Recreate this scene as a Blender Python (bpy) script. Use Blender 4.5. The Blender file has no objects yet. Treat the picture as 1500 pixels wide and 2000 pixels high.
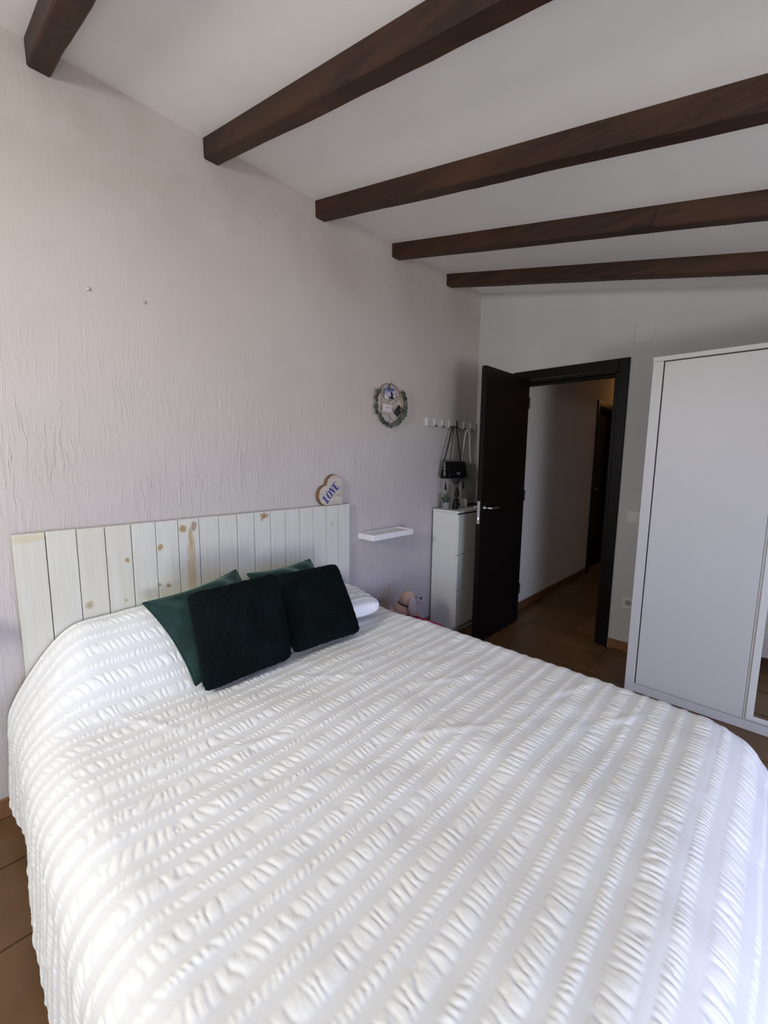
import bpy, bmesh, math, random
import numpy as np
from mathutils import Vector, Matrix

S = bpy.context.scene
COL = S.collection
random.seed(7)
RNG = np.random.default_rng(11)
PI = math.pi

# ------------------------------------------------------------------ camera
F_PX = 818.215
YAW, PITCH, ROLL = math.radians(43.514), math.radians(-7.332), math.radians(0.666)
fw = Vector((-math.sin(YAW)*math.cos(PITCH), math.cos(YAW)*math.cos(PITCH), math.sin(PITCH)))
rt0 = Vector((math.cos(YAW), math.sin(YAW), 0)); up0 = rt0.cross(fw)
rt = rt0*math.cos(ROLL) + up0*math.sin(ROLL); up = -rt0*math.sin(ROLL) + up0*math.cos(ROLL)
cam_d = bpy.data.cameras.new('camera'); cam = bpy.data.objects.new('camera', cam_d); COL.objects.link(cam)
cam_d.sensor_fit = 'VERTICAL'; cam_d.sensor_height = 24.0; cam_d.lens = 24.0*F_PX/2000.0
cam_d.clip_start = 0.02; cam_d.clip_end = 60
M = Matrix((rt, up, -fw)).transposed().to_4x4(); M.translation = Vector((2.049, -3.350, 1.389))
cam.matrix_world = M
S.camera = cam

# ------------------------------------------------------------------ sky, daylight and exposure
world = bpy.data.worlds.new('daylight'); S.world = world; world.use_nodes = True
wn = world.node_tree.nodes; wl = world.node_tree.links; wn.clear()
wo = wn.new('ShaderNodeOutputWorld'); wb = wn.new('ShaderNodeBackground')
wt = wn.new('ShaderNodeTexCoord'); ws = wn.new('ShaderNodeSeparateXYZ'); wr = wn.new('ShaderNodeValToRGB')
wm = wn.new('ShaderNodeMapRange'); wm.inputs[1].default_value = -1; wm.inputs[2].default_value = 1
wl.new(wt.outputs['Generated'], ws.inputs[0]); wl.new(ws.outputs['Z'], wm.inputs[0]); wl.new(wm.outputs[0], wr.inputs[0])
e = wr.color_ramp.elements
e[0].position = 0.0; e[0].color = (0.215, 0.20, 0.22, 1)       # paving of the terrace outside
e[1].position = 1.0; e[1].color = (0.07, 0.075, 0.105, 1)      # zenith
x = e.new(0.40); x.color = (0.20, 0.185, 0.195, 1)
x = e.new(0.49); x.color = (0.15, 0.14, 0.15, 1)               # hazy ground in the distance
x = e.new(0.515); x.color = (0.175, 0.23, 0.56, 1)             # horizon
x = e.new(0.59); x.color = (0.165, 0.22, 0.53, 1)
x = e.new(0.66); x.color = (0.085, 0.10, 0.17, 1)
wl.new(wr.outputs[0], wb.inputs[0]); wb.inputs[1].default_value = 14.4
wl.new(wb.outputs[0], wo.inputs[0])

def area(name, loc, target, sx, sy, power, color, portal=False):
    d = bpy.data.lights.new(name, 'AREA'); d.shape = 'RECTANGLE'; d.size = sx; d.size_y = sy
    d.energy = power; d.color = color
    if portal: d.cycles.is_portal = True
    o = bpy.data.objects.new(name, d); COL.objects.link(o); o.location = loc
    o.rotation_euler = (Vector(target)-Vector(loc)).to_track_quat('-Z', 'Z').to_euler()
    return o
WIN_A = (0.75, 1.45, 1.45, 2.25)        # back window: x0, x1, z0, z1 in the wall y = -4.70
WIN_B = (-4.15, -1.55, 0.06, 1.80)       # balcony opening: y0, y1, z0, z1 in the wall x = 4.30
area('daylight_back_window', (1.10, -4.74, 1.95), (0.80, -2.2, 0.6), 0.40, 0.40, 39, (1.0, 0.99, 0.91))
area('added_balcony_light', (4.27, -3.62, 0.66), (0.30, -0.6, 1.30), 0.60, 0.90, 46, (0.88, 0.96, 1.0))  # added lamp in the balcony opening, brightens the hall strip and far wall
area('portal_balcony', (4.36, -2.85, 0.93), (0.0, -2.85, 0.93), 2.6, 1.74, 1, (1, 1, 1), portal=True)
area('portal_back_window', (1.10, -4.76, 1.85), (1.10, 0.0, 1.85), 0.70, 0.80, 1, (1, 1, 1), portal=True)
vs = S.view_settings
S.display_settings.display_device = 'sRGB'
vs.view_transform = 'Standard'; vs.look = 'None'; vs.gamma = 1.0; vs.use_curve_mapping = False
vs.exposure = -0.24
try:
    S.cycles.use_denoising = True
    S.cycles.max_bounces = 10; S.cycles.diffuse_bounces = 6; S.cycles.sample_clamp_indirect = 6
except Exception:
    pass

# ------------------------------------------------------------------ material helpers
def new_mat(name, color=(0.8, 0.8, 0.8), rough=0.5, metal=0.0, sheen=0.0, spec=0.5):
    m = bpy.data.materials.new(name); m.use_nodes = True
    b = m.node_tree.nodes['Principled BSDF']
    b.inputs['Base Color'].default_value = (*color, 1); b.inputs['Roughness'].default_value = rough
    b.inputs['Metallic'].default_value = metal; b.inputs['Specular IOR Level'].default_value = spec
    b.inputs['Sheen Weight'].default_value = sheen
    return m
class NT:
    def __init__(s, m): s.m = m; s.n = m.node_tree.nodes; s.l = m.node_tree.links; s.b = s.n['Principled BSDF']
    def node(s, t, **kw):
        k = s.n.new(t)
        for a, v in kw.items(): setattr(k, a, v)
        return k
    def put(s, sock, v):
        if isinstance(v, bpy.types.NodeSocket): s.l.new(v, sock)
        else: sock.default_value = v
    def pos(s): return s.node('ShaderNodeNewGeometry').outputs['Position']
    def obj(s): return s.node('ShaderNodeTexCoord').outputs['Object']
    def scale(s, vec, sc, rot=(0, 0, 0), loc=(0, 0, 0)):
        k = s.node('ShaderNodeMapping'); s.l.new(vec, k.inputs[0]); k.inputs['Scale'].default_value = sc
        k.inputs['Rotation'].default_value = rot; k.inputs['Location'].default_value = loc
        return k.outputs[0]
    def noise(s, vec, scale, detail=3, rough=0.55, dist=0.0, color=False):
        k = s.node('ShaderNodeTexNoise'); s.l.new(vec, k.inputs['Vector'])
        k.inputs['Scale'].default_value = scale; k.inputs['Detail'].default_value = detail
        k.inputs['Roughness'].default_value = rough; k.inputs['Distortion'].default_value = dist
        return k.outputs['Color' if color else 'Fac']
    def math(s, op, a, b=0.0, c=None, clamp=False):
        k = s.node('ShaderNodeMath', operation=op, use_clamp=clamp); s.put(k.inputs[0], a); s.put(k.inputs[1], b)
        if c is not None: s.put(k.inputs[2], c)
        return k.outputs[0]
    def rng(s, v, a, b, c=0.0, d=1.0, smooth=False):
        k = s.node('ShaderNodeMapRange'); k.interpolation_type = 'SMOOTHSTEP' if smooth else 'LINEAR'
        s.put(k.inputs[0], v)
        for i, q in enumerate((a, b, c, d)): k.inputs[i+1].default_value = q
        return k.outputs[0]
    def mix(s, f, a, b, mode='MIX'):
        k = s.node('ShaderNodeMix', data_type='RGBA', blend_type=mode)
        s.put(k.inputs[0], f)
        for i, v in ((6, a), (7, b)):
            if isinstance(v, bpy.types.NodeSocket): s.l.new(v, k.inputs[i])
            else: k.inputs[i].default_value = (*v[:3], 1)
        return k.outputs[2]
    def sep(s, v):
        k = s.node('ShaderNodeSeparateXYZ'); s.l.new(v, k.inputs[0]); return k.outputs
    def bump(s, h, strength=0.3, dist=0.01):
        k = s.node('ShaderNodeBump'); k.inputs['Strength'].default_value = strength; k.inputs['Distance'].default_value = dist
        s.l.new(h, k.inputs['Height']); s.l.new(k.outputs[0], s.b.inputs['Normal'])
    def color(s, v): s.put(s.b.inputs['Base Color'], v)
    def rough(s, v): s.put(s.b.inputs['Roughness'], v)
    def rand(s): return s.node('ShaderNodeObjectInfo').outputs['Random']

# ---- plaster
def plaster(name, col, col2, shade_and_smudges):
    m = new_mat(name, col, 0.85, spec=0.25); t = NT(m); p = t.pos()
    big = t.noise(p, 1.6, 3); cc = t.mix(t.rng(big, .35, .68), col, col2)
    if shade_and_smudges:   # warm shade under the ceiling painted into the colour, plus dirty smudges
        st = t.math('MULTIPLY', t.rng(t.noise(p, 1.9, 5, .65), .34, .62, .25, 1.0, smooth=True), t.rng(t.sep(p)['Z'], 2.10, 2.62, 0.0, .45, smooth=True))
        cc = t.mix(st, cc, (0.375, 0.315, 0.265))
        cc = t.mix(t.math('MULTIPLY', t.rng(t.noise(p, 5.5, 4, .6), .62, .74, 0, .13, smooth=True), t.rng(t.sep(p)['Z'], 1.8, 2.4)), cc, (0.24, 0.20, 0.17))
    t.color(cc)
    fine = t.noise(p, 90, 4)
    if shade_and_smudges:
        z = t.sep(p)['Z']
        warp = t.noise(p, 5, 2, color=True)
        k = t.node('ShaderNodeVectorMath', operation='MULTIPLY_ADD'); t.l.new(warp, k.inputs[0])
        k.inputs[1].default_value = (0.03, 0.045, 0.03); t.l.new(p, k.inputs[2])
        d1 = t.noise(t.scale(k.outputs[0], (80, 78, 4.2)), 1.0, 2, .5, .8)
        d2 = t.noise(t.scale(k.outputs[0], (190, 180, 7.0)), 1.0, 2, .5, .5)
        r1 = t.rng(d1, .55, .67, smooth=True); r2 = t.math('MULTIPLY', t.rng(d2, .5, .7, smooth=True), .5)
        fade = t.rng(z, 1.15, 2.05, 1.0, 0.12, smooth=True)
        patch = t.rng(t.noise(p, 2.3, 2), .36, .60, .35, 1.0, smooth=True)
        h = t.math('MULTIPLY', t.math('ADD', r1, r2), t.math('MULTIPLY', fade, patch))
        h = t.math('ADD', h, t.math('MULTIPLY', fine, .25))
        t.bump(h, 0.7, 0.0022)
    else:
        h = t.math('ADD', t.noise(p, 35, 4, .6), t.math('MULTIPLY', t.noise(p, 8, 3), .8))
        t.bump(h, 0.10, 0.003)
    return m
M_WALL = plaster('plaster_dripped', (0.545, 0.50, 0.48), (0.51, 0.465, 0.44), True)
M_WALL2 = plaster('plaster_smooth', (0.53, 0.51, 0.49), (0.48, 0.465, 0.445), False)
M_HALL = plaster('plaster_hall', (0.90, 0.88, 0.85), (0.88, 0.85, 0.82), False)
M_CEIL = plaster('plaster_ceiling', (0.85, 0.83, 0.80), (0.81, 0.79, 0.76), False)

def wood_dark():
    m = new_mat('stained_beam_wood', (0.05, 0.02, 0.01), 0.55, spec=0.3); t = NT(m); p = t.pos()
    g = t.noise(t.scale(p, (3, 45, 45)), 1.0, 4, .6, .6); b = t.noise(t.scale(p, (2.2, 7, 7)), 1.0, 3)
    c = t.mix(t.rng(g, .3, .75), (0.018, 0.0075, 0.0048), (0.046, 0.0185, 0.009))
    c = t.mix(t.rng(b, .45, .75), c, (0.060, 0.0255, 0.0115)); t.color(c)
    kn = t.rng(t.noise(t.scale(p, (5, 18, 18)), 1.0, 1), .68, .76); t.color(t.mix(kn, c, (0.016, 0.008, 0.006)))
    t.rough(t.rng(g, 0, 1, .42, .68)); t.bump(t.math('ADD', g, t.math('MULTIPLY', b, .6)), .5, .004)
    return m
M_BEAM = wood_dark()
M_BLACKMATT_CRACK = new_mat('dark_crack', (0.006, 0.004, 0.003), 0.9)

def tile_mat(name, a, b, c):
    m = new_mat(name, a, 0.38, spec=0.4); t = NT(m); p = t.pos(); r = t.rand()
    n = t.noise(p, 6, 4); f = t.noise(p, 60, 3)
    col = t.mix(t.rng(n, .35, .7), a, b); col = t.mix(t.math('MULTIPLY', r, .55), col, c)
    t.color(t.mix(t.rng(f, .55, .75, 0, .35), col, b)); t.rough(t.rng(n, .3, .7, .34, .50)); t.bump(t.math('ADD', n, t.math('MULTIPLY', f, .3)), .12, .004)
    return m
M_TILE = tile_mat('terracotta_tile', (0.127, 0.064, 0.0255), (0.175, 0.097, 0.041), (0.095, 0.045, 0.0195))
M_SKIRT = tile_mat('terracotta_skirting', (0.19, 0.082, 0.032), (0.235, 0.112, 0.048), (0.14, 0.058, 0.024))
m = new_mat('grout', (0.20, 0.15, 0.105), 0.9); t = NT(m); t.color(t.mix(t.noise(t.pos(), 20, 3), (0.15, 0.11, 0.075), (0.25, 0.19, 0.13))); M_GROUT = m

M_LAM = new_mat('white_laminate', (0.51, 0.50, 0.49), 0.42)
t = NT(M_LAM); t.bump(t.noise(t.scale(t.pos(), (30, 30, 220)), 1.0, 2), .04, .001)
M_LAM2 = new_mat('white_laminate_cabinet', (0.68, 0.685, 0.63), 0.40)
M_SHELF = new_mat('white_lacquer', (0.80, 0.80, 0.78), 0.45)
M_GAP = new_mat('shadow_gap_dark', (0.03, 0.03, 0.035), 0.8)
M_MIRROR = new_mat('mirror_silver', (0.86, 0.87, 0.86), 0.015, 1.0)
M_STEEL = new_mat('brushed_steel', (0.72, 0.70, 0.67), 0.28, 1.0)
t = NT(M_STEEL); t.bump(t.noise(t.scale(t.pos(), (40, 40, 400)), 1.0, 2), .05, .001)
M_GOLD = new_mat('gold_wire', (0.62, 0.45, 0.24), 0.35, 1.0)
M_BLACKDOOR = new_mat('wenge_door', (0.012, 0.009, 0.008), 0.34, spec=0.13)
t = NT(M_BLACKDOOR); g = t.noise(t.scale(t.pos(), (90, 90, 4)), 1.0, 3, .6, .4)
t.color(t.mix(g, (0.004, 0.0032, 0.003), (0.011, 0.008, 0.0065))); t.bump(g, .08, .001); t.rough(t.rng(g, 0, 1, .36, .50))
M_PLASTIC = new_mat('white_plastic', (0.60, 0.585, 0.56), 0.40)
M_BLACK = new_mat('black_gloss', (0.004, 0.004, 0.0045), 0.45, spec=0.2)
M_BLACKMATT = new_mat('black_matt', (0.010, 0.010, 0.011), 0.6)

def plank_mat():
    m = new_mat('whitewashed_plank', (0.80, 0.78, 0.68), 0.6, spec=0.3); t = NT(m); p = t.pos(); r = t.rand()
    k = t.node('ShaderNodeVectorMath', operation='MULTIPLY_ADD'); t.l.new(p, k.inputs[0]); k.inputs[1].default_value = (1, 1, 1)
    cx = t.node('ShaderNodeCombineXYZ'); t.l.new(t.math('MULTIPLY', r, 9.0), cx.inputs[2]); t.l.new(cx.outputs[0], k.inputs[2])
    g = t.noise(t.scale(k.outputs[0], (30, 55, 3.2)), 1.0, 4, .6, .8); b = t.noise(k.outputs[0], 3.5, 2)
    col = t.mix(t.rng(g, .35, .75), (0.64, 0.64, 0.585), (0.575, 0.565, 0.49))
    col = t.mix(t.math('MULTIPLY', t.rng(r, .45, 1.0), .38), col, (0.57, 0.52, 0.375))
    col = t.mix(t.rng(b, .55, .75, 0, .35), col, (0.60, 0.55, 0.42))
    xyz = t.sep(p); y, z = xyz['Y'], xyz['Z']
    wob = t.math('MULTIPLY', t.math('SUBTRACT', t.noise(p, 28, 2), .5), .022)
    def knot(ky, kz, ry, rz, c, s=1.0):
        nonlocal col
        a = t.math('DIVIDE', t.math('ADD', t.math('SUBTRACT', y, ky), wob), ry)
        q = t.math('DIVIDE', t.math('ADD', t.math('SUBTRACT', z, kz), wob), rz)
        d = t.math('SQRT', t.math('ADD', t.math('MULTIPLY', a, a), t.math('MULTIPLY', q, q)))
        col = t.mix(t.rng(d, .65, 1.15, s, 0.0, smooth=True), col, c)
    tan = (0.39, 0.28, 0.15); dk = (0.26, 0.165, 0.08)
    knot(-2.978, .775, .016, .019, (0.47, .41, .29)); knot(-2.978, .775, .006, .008, dk, .4)
    knot(-2.832, .938, .010, .013, tan); knot(-2.699, .975, .011, .014, tan); knot(-2.711, .802, .008, .010, tan)
    knot(-2.670, .794, .010, .011, tan); knot(-2.169, 1.073, .030, .017, tan, .9); knot(-2.169, 1.070, .010, .010, dk, .8)
    knot(-2.181, 1.055, .007, .008, dk, .7); knot(-2.847, .764, .008, .010, tan, .6)
    knot(-2.560, .90, .020, .17, (0.50, .385, .23), .75); knot(-2.595, 1.050, .017, .020, tan); knot(-2.545, 1.058, .014, .026, dk, .7)
    knot(-2.562, 1.0, .007, .06, (0.39, .27, .14), .7); knot(-2.575, .83, .010, .09, (0.53, .435, .29), .7)
    knot(-1.700, .98, .012, .02, (0.48, .41, .27), .6)
    knot(-3.15, 1.075, .06, .016, (0.58, .52, .36), .8)
    t.color(col); t.bump(g, .25, .002)
    return m
M_PLANK = plank_mat()

def velvet(name, col, rough, fuzz, sheen_tint, sheen):
    m = new_mat(name, col, rough, sheen=sheen, spec=0.12); t = NT(m); o = t.obj()
    t.b.inputs['Sheen Roughness'].default_value = 0.35; t.b.inputs['Sheen Tint'].default_value = (*sheen_tint, 1)
    n = t.noise(o, 9, 3); c2 = tuple(c*1.9 for c in col); t.color(t.mix(t.rng(n, .4, .75), col, c2))
    t.bump(t.noise(o, fuzz, 3), .35, .003)
    return m
M_VELVET = velvet('green_velvet', (0.009, 0.025, 0.023), 0.65, 160, (0.50, 0.80, 0.70), 1.0)
M_FUR = velvet('green_fur', (0.0012, 0.0033, 0.0034), 0.9, 110, (0.10, 0.30, 0.28), 0.05)

def seersucker():
    m = new_mat('white_seersucker', (0.8, 0.8, 0.8), 0.9, spec=0.15, sheen=0.15); t = NT(m)
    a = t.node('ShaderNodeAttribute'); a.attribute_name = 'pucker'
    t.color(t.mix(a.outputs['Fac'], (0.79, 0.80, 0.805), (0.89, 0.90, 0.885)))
    t.bump(t.noise(t.pos(), 420, 2), .12, .001)
    return m
M_SEER = seersucker()
M_SHEET = new_mat('white_cotton', (0.78, 0.77, 0.76), 0.9)

# ------------------------------------------------------------------ mesh helpers
def link(name, me, mat=None, parent=None, smooth=False, **props):
    o = bpy.data.objects.new(name, me); COL.objects.link(o)
    if mat is not None and not me.materials: me.materials.append(mat)
    if parent is not None: o.parent = parent
    if smooth:
        me.polygons.foreach_set('use_smooth', [True]*len(me.polygons))
    for k, v in props.items(): o[k] = v
    return o
def bm_obj(name, bm, mat, parent=None, smooth=False, **props):
    me = bpy.data.meshes.new(name); bmesh.ops.recalc_face_normals(bm, faces=bm.faces); bm.to_mesh(me); bm.free()
    return link(name, me, mat, parent, smooth, **props)
def thing(name, label, cat, loc=(0, 0, 0), rz=0.0, group=None):
    o = bpy.data.objects.new(name, None); COL.objects.link(o); o.empty_display_size = 0.05
    o.location = loc; o.rotation_euler = (0, 0, rz); o['label'] = label; o['category'] = cat
    if group: o['group'] = group
    return o
def tag(o, label, cat, group=None):
    o['label'] = label; o['category'] = cat
    if group: o['group'] = group
    return o
def box(bm, x0, x1, y0, y1, z0, z1, bev=0.0, seg=1):
    r = bmesh.ops.create_cube(bm, size=1.0); vs_ = r['verts']
    for v in vs_:
        v.co = Vector(((x0+x1)/2+v.co.x*(x1-x0), (y0+y1)/2+v.co.y*(y1-y0), (z0+z1)/2+v.co.z*(z1-z0)))
    if bev > 0:
        es = list({e_ for v in vs_ for e_ in v.link_edges})
        bmesh.ops.bevel(bm, geom=es, offset=bev, segments=seg, affect='EDGES', profile=0.5)
    return bm
def boxo(name, b, mat, parent=None, bev=0.0, seg=1, **props):
    bm = bmesh.new(); box(bm, *b, bev, seg); return bm_obj(name, bm, mat, parent, **props)
def lathe(bm, prof, n=20, c=(0, 0, 0), axis='Z'):
    rings = []
    for r, z in prof:
        ring = []
        for i in range(n):
            a = 2*PI*i/n; p = (r*math.cos(a), r*math.sin(a), z)
            if axis == 'X': p = (z, r*math.cos(a), r*math.sin(a))
            if axis == 'Y': p = (r*math.cos(a), z, r*math.sin(a))
            ring.append(bm.verts.new((c[0]+p[0], c[1]+p[1], c[2]+p[2])))
        rings.append(ring)
    for a, b in zip(rings, rings[1:]):
        for i in range(n):
            bm.faces.new((a[i], a[(i+1) % n], b[(i+1) % n], b[i]))
    bm.faces.new(list(reversed(rings[0]))); bm.faces.new(rings[-1])
    return bm
def tube(bm, pts, r, n=8, closed=False):
    pts = [Vector(p) for p in pts]; N = len(pts); rings = []
    rr = r if isinstance(r, (list, tuple)) else [r]*N
    prev = None
    for i, p in enumerate(pts):
        if closed: d = (pts[(i+1) % N]-pts[i-1])
        else: d = pts[min(i+1, N-1)]-pts[max(i-1, 0)]
        d.normalize()
        ref = Vector((0, 0, 1)) if abs(d.z) < 0.9 else Vector((1, 0, 0))
        if prev is None: u = d.cross(ref).normalized()
        else:
            u = prev - d*prev.dot(d)
            u = u.normalized() if u.length > 1e-6 else d.cross(ref).normalized()
        prev = u; v = d.cross(u)
        rings.append([bm.verts.new(p+rr[i]*(math.cos(2*PI*k/n)*u+math.sin(2*PI*k/n)*v)) for k in range(n)])
    for i in range(N if closed else N-1):
        a, b = rings[i], rings[(i+1) % N]
        for k in range(n): bm.faces.new((a[k], a[(k+1) % n], b[(k+1) % n], b[k]))
    if not closed:
        bm.faces.new(list(reversed(rings[0]))); bm.faces.new(rings[-1])
    return bm
def ellipsoid(bm, c, r, seg=20, rings=12, mat=None):
    q = bmesh.ops.create_uvsphere(bm, u_segments=seg, v_segments=rings, radius=1.0)['verts']
    for v in q:
        p = Vector((v.co.x*r[0], v.co.y*r[1], v.co.z*r[2]))
        if mat is not None: p = mat @ p
        v.co = p+Vector(c)
    return q
def prism(bm, pts2, f, d):
    """extrude a 2-D outline; f maps (u, v, depth) to 3-D"""
    a = [bm.verts.new(f(u, v, 0.0)) for u, v in pts2]; b = [bm.verts.new(f(u, v, d)) for u, v in pts2]
    n = len(pts2)
    bm.faces.new(a); bm.faces.new(list(reversed(b)))
    for i in range(n): bm.faces.new((a[i], b[i], b[(i+1) % n], a[(i+1) % n]))
    return bm
def grid_mesh(name, V, F):
    me = bpy.data.meshes.new(name)
    me.vertices.add(len(V)); me.vertices.foreach_set('co', np.ascontiguousarray(V, dtype=np.float32).ravel())
    me.loops.add(F.size); me.loops.foreach_set('vertex_index', F.ravel().astype(np.int32))
    me.polygons.add(len(F)); me.polygons.foreach_set('loop_start', np.arange(0, F.size, 4, dtype=np.int32))
    me.polygons.foreach_set('loop_total', np.full(len(F), 4, dtype=np.int32))
    me.polygons.foreach_set('use_smooth', np.ones(len(F), dtype=bool))
    me.update(calc_edges=True); me.validate()
    return me
def grid_faces(n, m_):
    i, j = np.meshgrid(np.arange(n-1), np.arange(m_-1), indexing='ij'); a = (i*m_+j).ravel()
    return np.stack([a, a+m_, a+m_+1, a+1], 1)
def smooth01(x_): x_ = np.clip(x_, 0, 1); return x_*x_*(3-2*x_)

# ------------------------------------------------------------------ room shell
ROOM_X, ROOM_Y = 4.30, -4.70
def ceil_z(x_): return 2.815-0.2192*x_
def struct(o): o['kind'] = 'structure'; return o
def wall(name, boxes, mat):
    bm = bmesh.new()
    for b in boxes: box(bm, *b)
    return struct(bm_obj(name, bm, mat))
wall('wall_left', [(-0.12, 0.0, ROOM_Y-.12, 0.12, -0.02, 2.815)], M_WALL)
DX0, DX1, DZ = 0.405, 1.140, 2.03
def slope_wall(name, x0, x1, y0, y1, z0, mat, parent_bm=None):
    bm = parent_bm or bmesh.new()
    v = [bm.verts.new(p) for p in ((x0, y0, z0), (x1, y0, z0), (x1, y0, ceil_z(x1)), (x0, y0, ceil_z(x0)),
                                   (x0, y1, z0), (x1, y1, z0), (x1, y1, ceil_z(x1)), (x0, y1, ceil_z(x0)))]
    for f_ in ((0, 1, 2, 3), (7, 6, 5, 4), (0, 4, 5, 1), (1, 5, 6, 2), (2, 6, 7, 3), (3, 7, 4, 0)): bm.faces.new([v[i] for i in f_])
    return bm
bm = bmesh.new()
slope_wall('', 0.0, DX0, 0.0, 0.12, -0.02, None, bm); slope_wall('', DX0, DX1, 0.0, 0.12, DZ, None, bm); slope_wall('', DX1, ROOM_X+.12, 0.0, 0.12, -0.02, None, bm)
struct(bm_obj('wall_front', bm, M_WALL2))
bm = bmesh.new(); a0, a1, az0, az1 = WIN_A
slope_wall('', 0.0, a0, ROOM_Y-.12, ROOM_Y, -0.02, None, bm); slope_wall('', a1, ROOM_X+.12, ROOM_Y-.12, ROOM_Y, -0.02, None, bm)
slope_wall('', a0, a1, ROOM_Y-.12, ROOM_Y, az1, None, bm); box(bm, a0, a1, ROOM_Y-.12, ROOM_Y, -0.02, az0)
struct(bm_obj('wall_back', bm, M_WALL2))
b0, b1, bz0, bz1 = WIN_B; zt = ceil_z(ROOM_X)
wall('wall_right', [(ROOM_X, ROOM_X+.12, ROOM_Y, b0, -.02, zt), (ROOM_X, ROOM_X+.12, b1, 0.0, -.02, zt), (ROOM_X, ROOM_X+.12, b0, b1, bz1, zt), (ROOM_X, ROOM_X+.12, b0, b1, -.02, bz0)], M_WALL2)
# ceiling slab, sloping down from the headboard wall
bm = bmesh.new(); xs = (-0.12, ROOM_X+.12)
v = [bm.verts.new((x_, y_, ceil_z(x_)+dz)) for dz in (0, .1) for (x_, y_) in ((xs[0], ROOM_Y-.12), (xs[1], ROOM_Y-.12), (xs[1], .12), (xs[0], .12))]
for f_ in ((0, 1, 2, 3), (7, 6, 5, 4), (0, 4, 5, 1), (1, 5, 6, 2), (2, 6, 7, 3), (3, 7, 4, 0)): bm.faces.new([v[i] for i in f_])
struct(bm_obj('ceiling', bm, M_CEIL))
# window frames in the two openings (behind the camera)
bm = bmesh.new(); y_ = ROOM_Y-.07
for b in ((a0, a0+.05, y_-.03, y_+.03, az0, az1), (a1-.05, a1, y_-.03, y_+.03, az0, az1), (a0+.05, a1-.05, y_-.03, y_+.03, az1-.05, az1), (a0+.05, a1-.05, y_-.03, y_+.03, az0, az0+.05)): box(bm, *b)
struct(bm_obj('window_1', bm, M_PLASTIC))
bm = bmesh.new(); x_ = ROOM_X+.07
for b in ((x_-.03, x_+.03, b0, b0+.05, bz0, bz1), (x_-.03, x_+.03, b1-.05, b1, bz0, bz1), (x_-.03, x_+.03, b0+.05, b1-.05, bz1-.05, bz1)): box(bm, *b)
struct(bm_obj('window_2', bm, M_PLASTIC))

# hallway beyond the door
HX, HX1, HY1, HZ = 0.375, 1.62, 4.60, 2.46
D2Y0, D2Y1, D2Z = 2.115, 2.83, 2.03
wall('wall_hall_left', [(HX-.12, HX, .12, D2Y0, -.02, HZ), (HX-.12, HX, D2Y1, HY1, -.02, HZ), (HX-.12, HX, D2Y0, D2Y1, D2Z, HZ)], M_HALL)
wall('wall_hall_right', [(HX1, HX1+.1, .12, HY1, -.02, HZ)], M_WALL2)
wall('wall_hall_end', [(HX-.12, HX1+.1, HY1, HY1+.1, -.02, HZ)], M_WALL2)
wall('ceiling_hall', [(HX-.12, HX1+.1, .12, HY1+.1, HZ, HZ+.1)], M_WALL2)

# floor: grout bed with one object per tile
floor = struct(boxo('floor', (-0.12, ROOM_X+.12, ROOM_Y-.12, HY1+.1, -0.06, -0.006), M_GROUT))
TP, TX, TY = 0.3205, 1.226, -0.486
def tile_mesh(sx, sy, name):
    bm = bmesh.new(); box(bm, -sx/2, sx/2, -sy/2, sy/2, -0.010, 0.0)
    es = [e_ for e_ in bm.edges if all(v_.co.z > -.001 for v_ in e_.verts)]
    bmesh.ops.bevel(bm, geom=es, offset=0.0025, segments=2, affect='EDGES')
    me = bpy.data.meshes.new(name); bm.to_mesh(me); bm.free(); me.materials.append(M_TILE); return me
tile_cache = {}
def place_tiles(x0, x1, y0, y1, skip):
    g = 0.0028
    i0 = math.floor((x0-TX)/TP); j0 = math.floor((y0-TY)/TP)
    for i in range(i0, i0+30):
        for j in range(j0, j0+40):
            ax, bx = TX+i*TP+g, TX+(i+1)*TP-g; ay, by = TY+j*TP+g, TY+(j+1)*TP-g
            ax, bx = max(ax, x0), min(bx, x1); ay, by = max(ay, y0), min(by, y1)
            if bx-ax < .02 or by-ay < .02 or skip(ax, bx, ay, by): continue
            k = (round(bx-ax, 3), round(by-ay, 3))
            if k not in tile_cache: tile_cache[k] = tile_mesh(k[0], k[1], 'tile')
            o = bpy.data.objects.new('tile', tile_cache[k]); COL.objects.link(o); o.parent = floor
            o.location = ((ax+bx)/2, (ay+by)/2, random.uniform(-.0008, .0))
place_tiles(0.004, ROOM_X-.004, ROOM_Y+.004, 0.0, lambda ax, bx, ay, by: (ax > 0.0 and bx < 1.95 and ay > -3.1 and by < -1.62) or (ax > 1.55 and by < -3.75) or (ax > 2.7 and ay > -.5))
place_tiles(HX+.002, HX1-.002, 0.0, HY1-.6, lambda ax, bx, ay, by: False)

wall('hall_door_light_block', [(HX-.26, HX-.1255, 1.9, 3.1, -.02, HZ)], M_HALL)  # added backing behind the hall door, stops outside light leaking in

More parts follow.
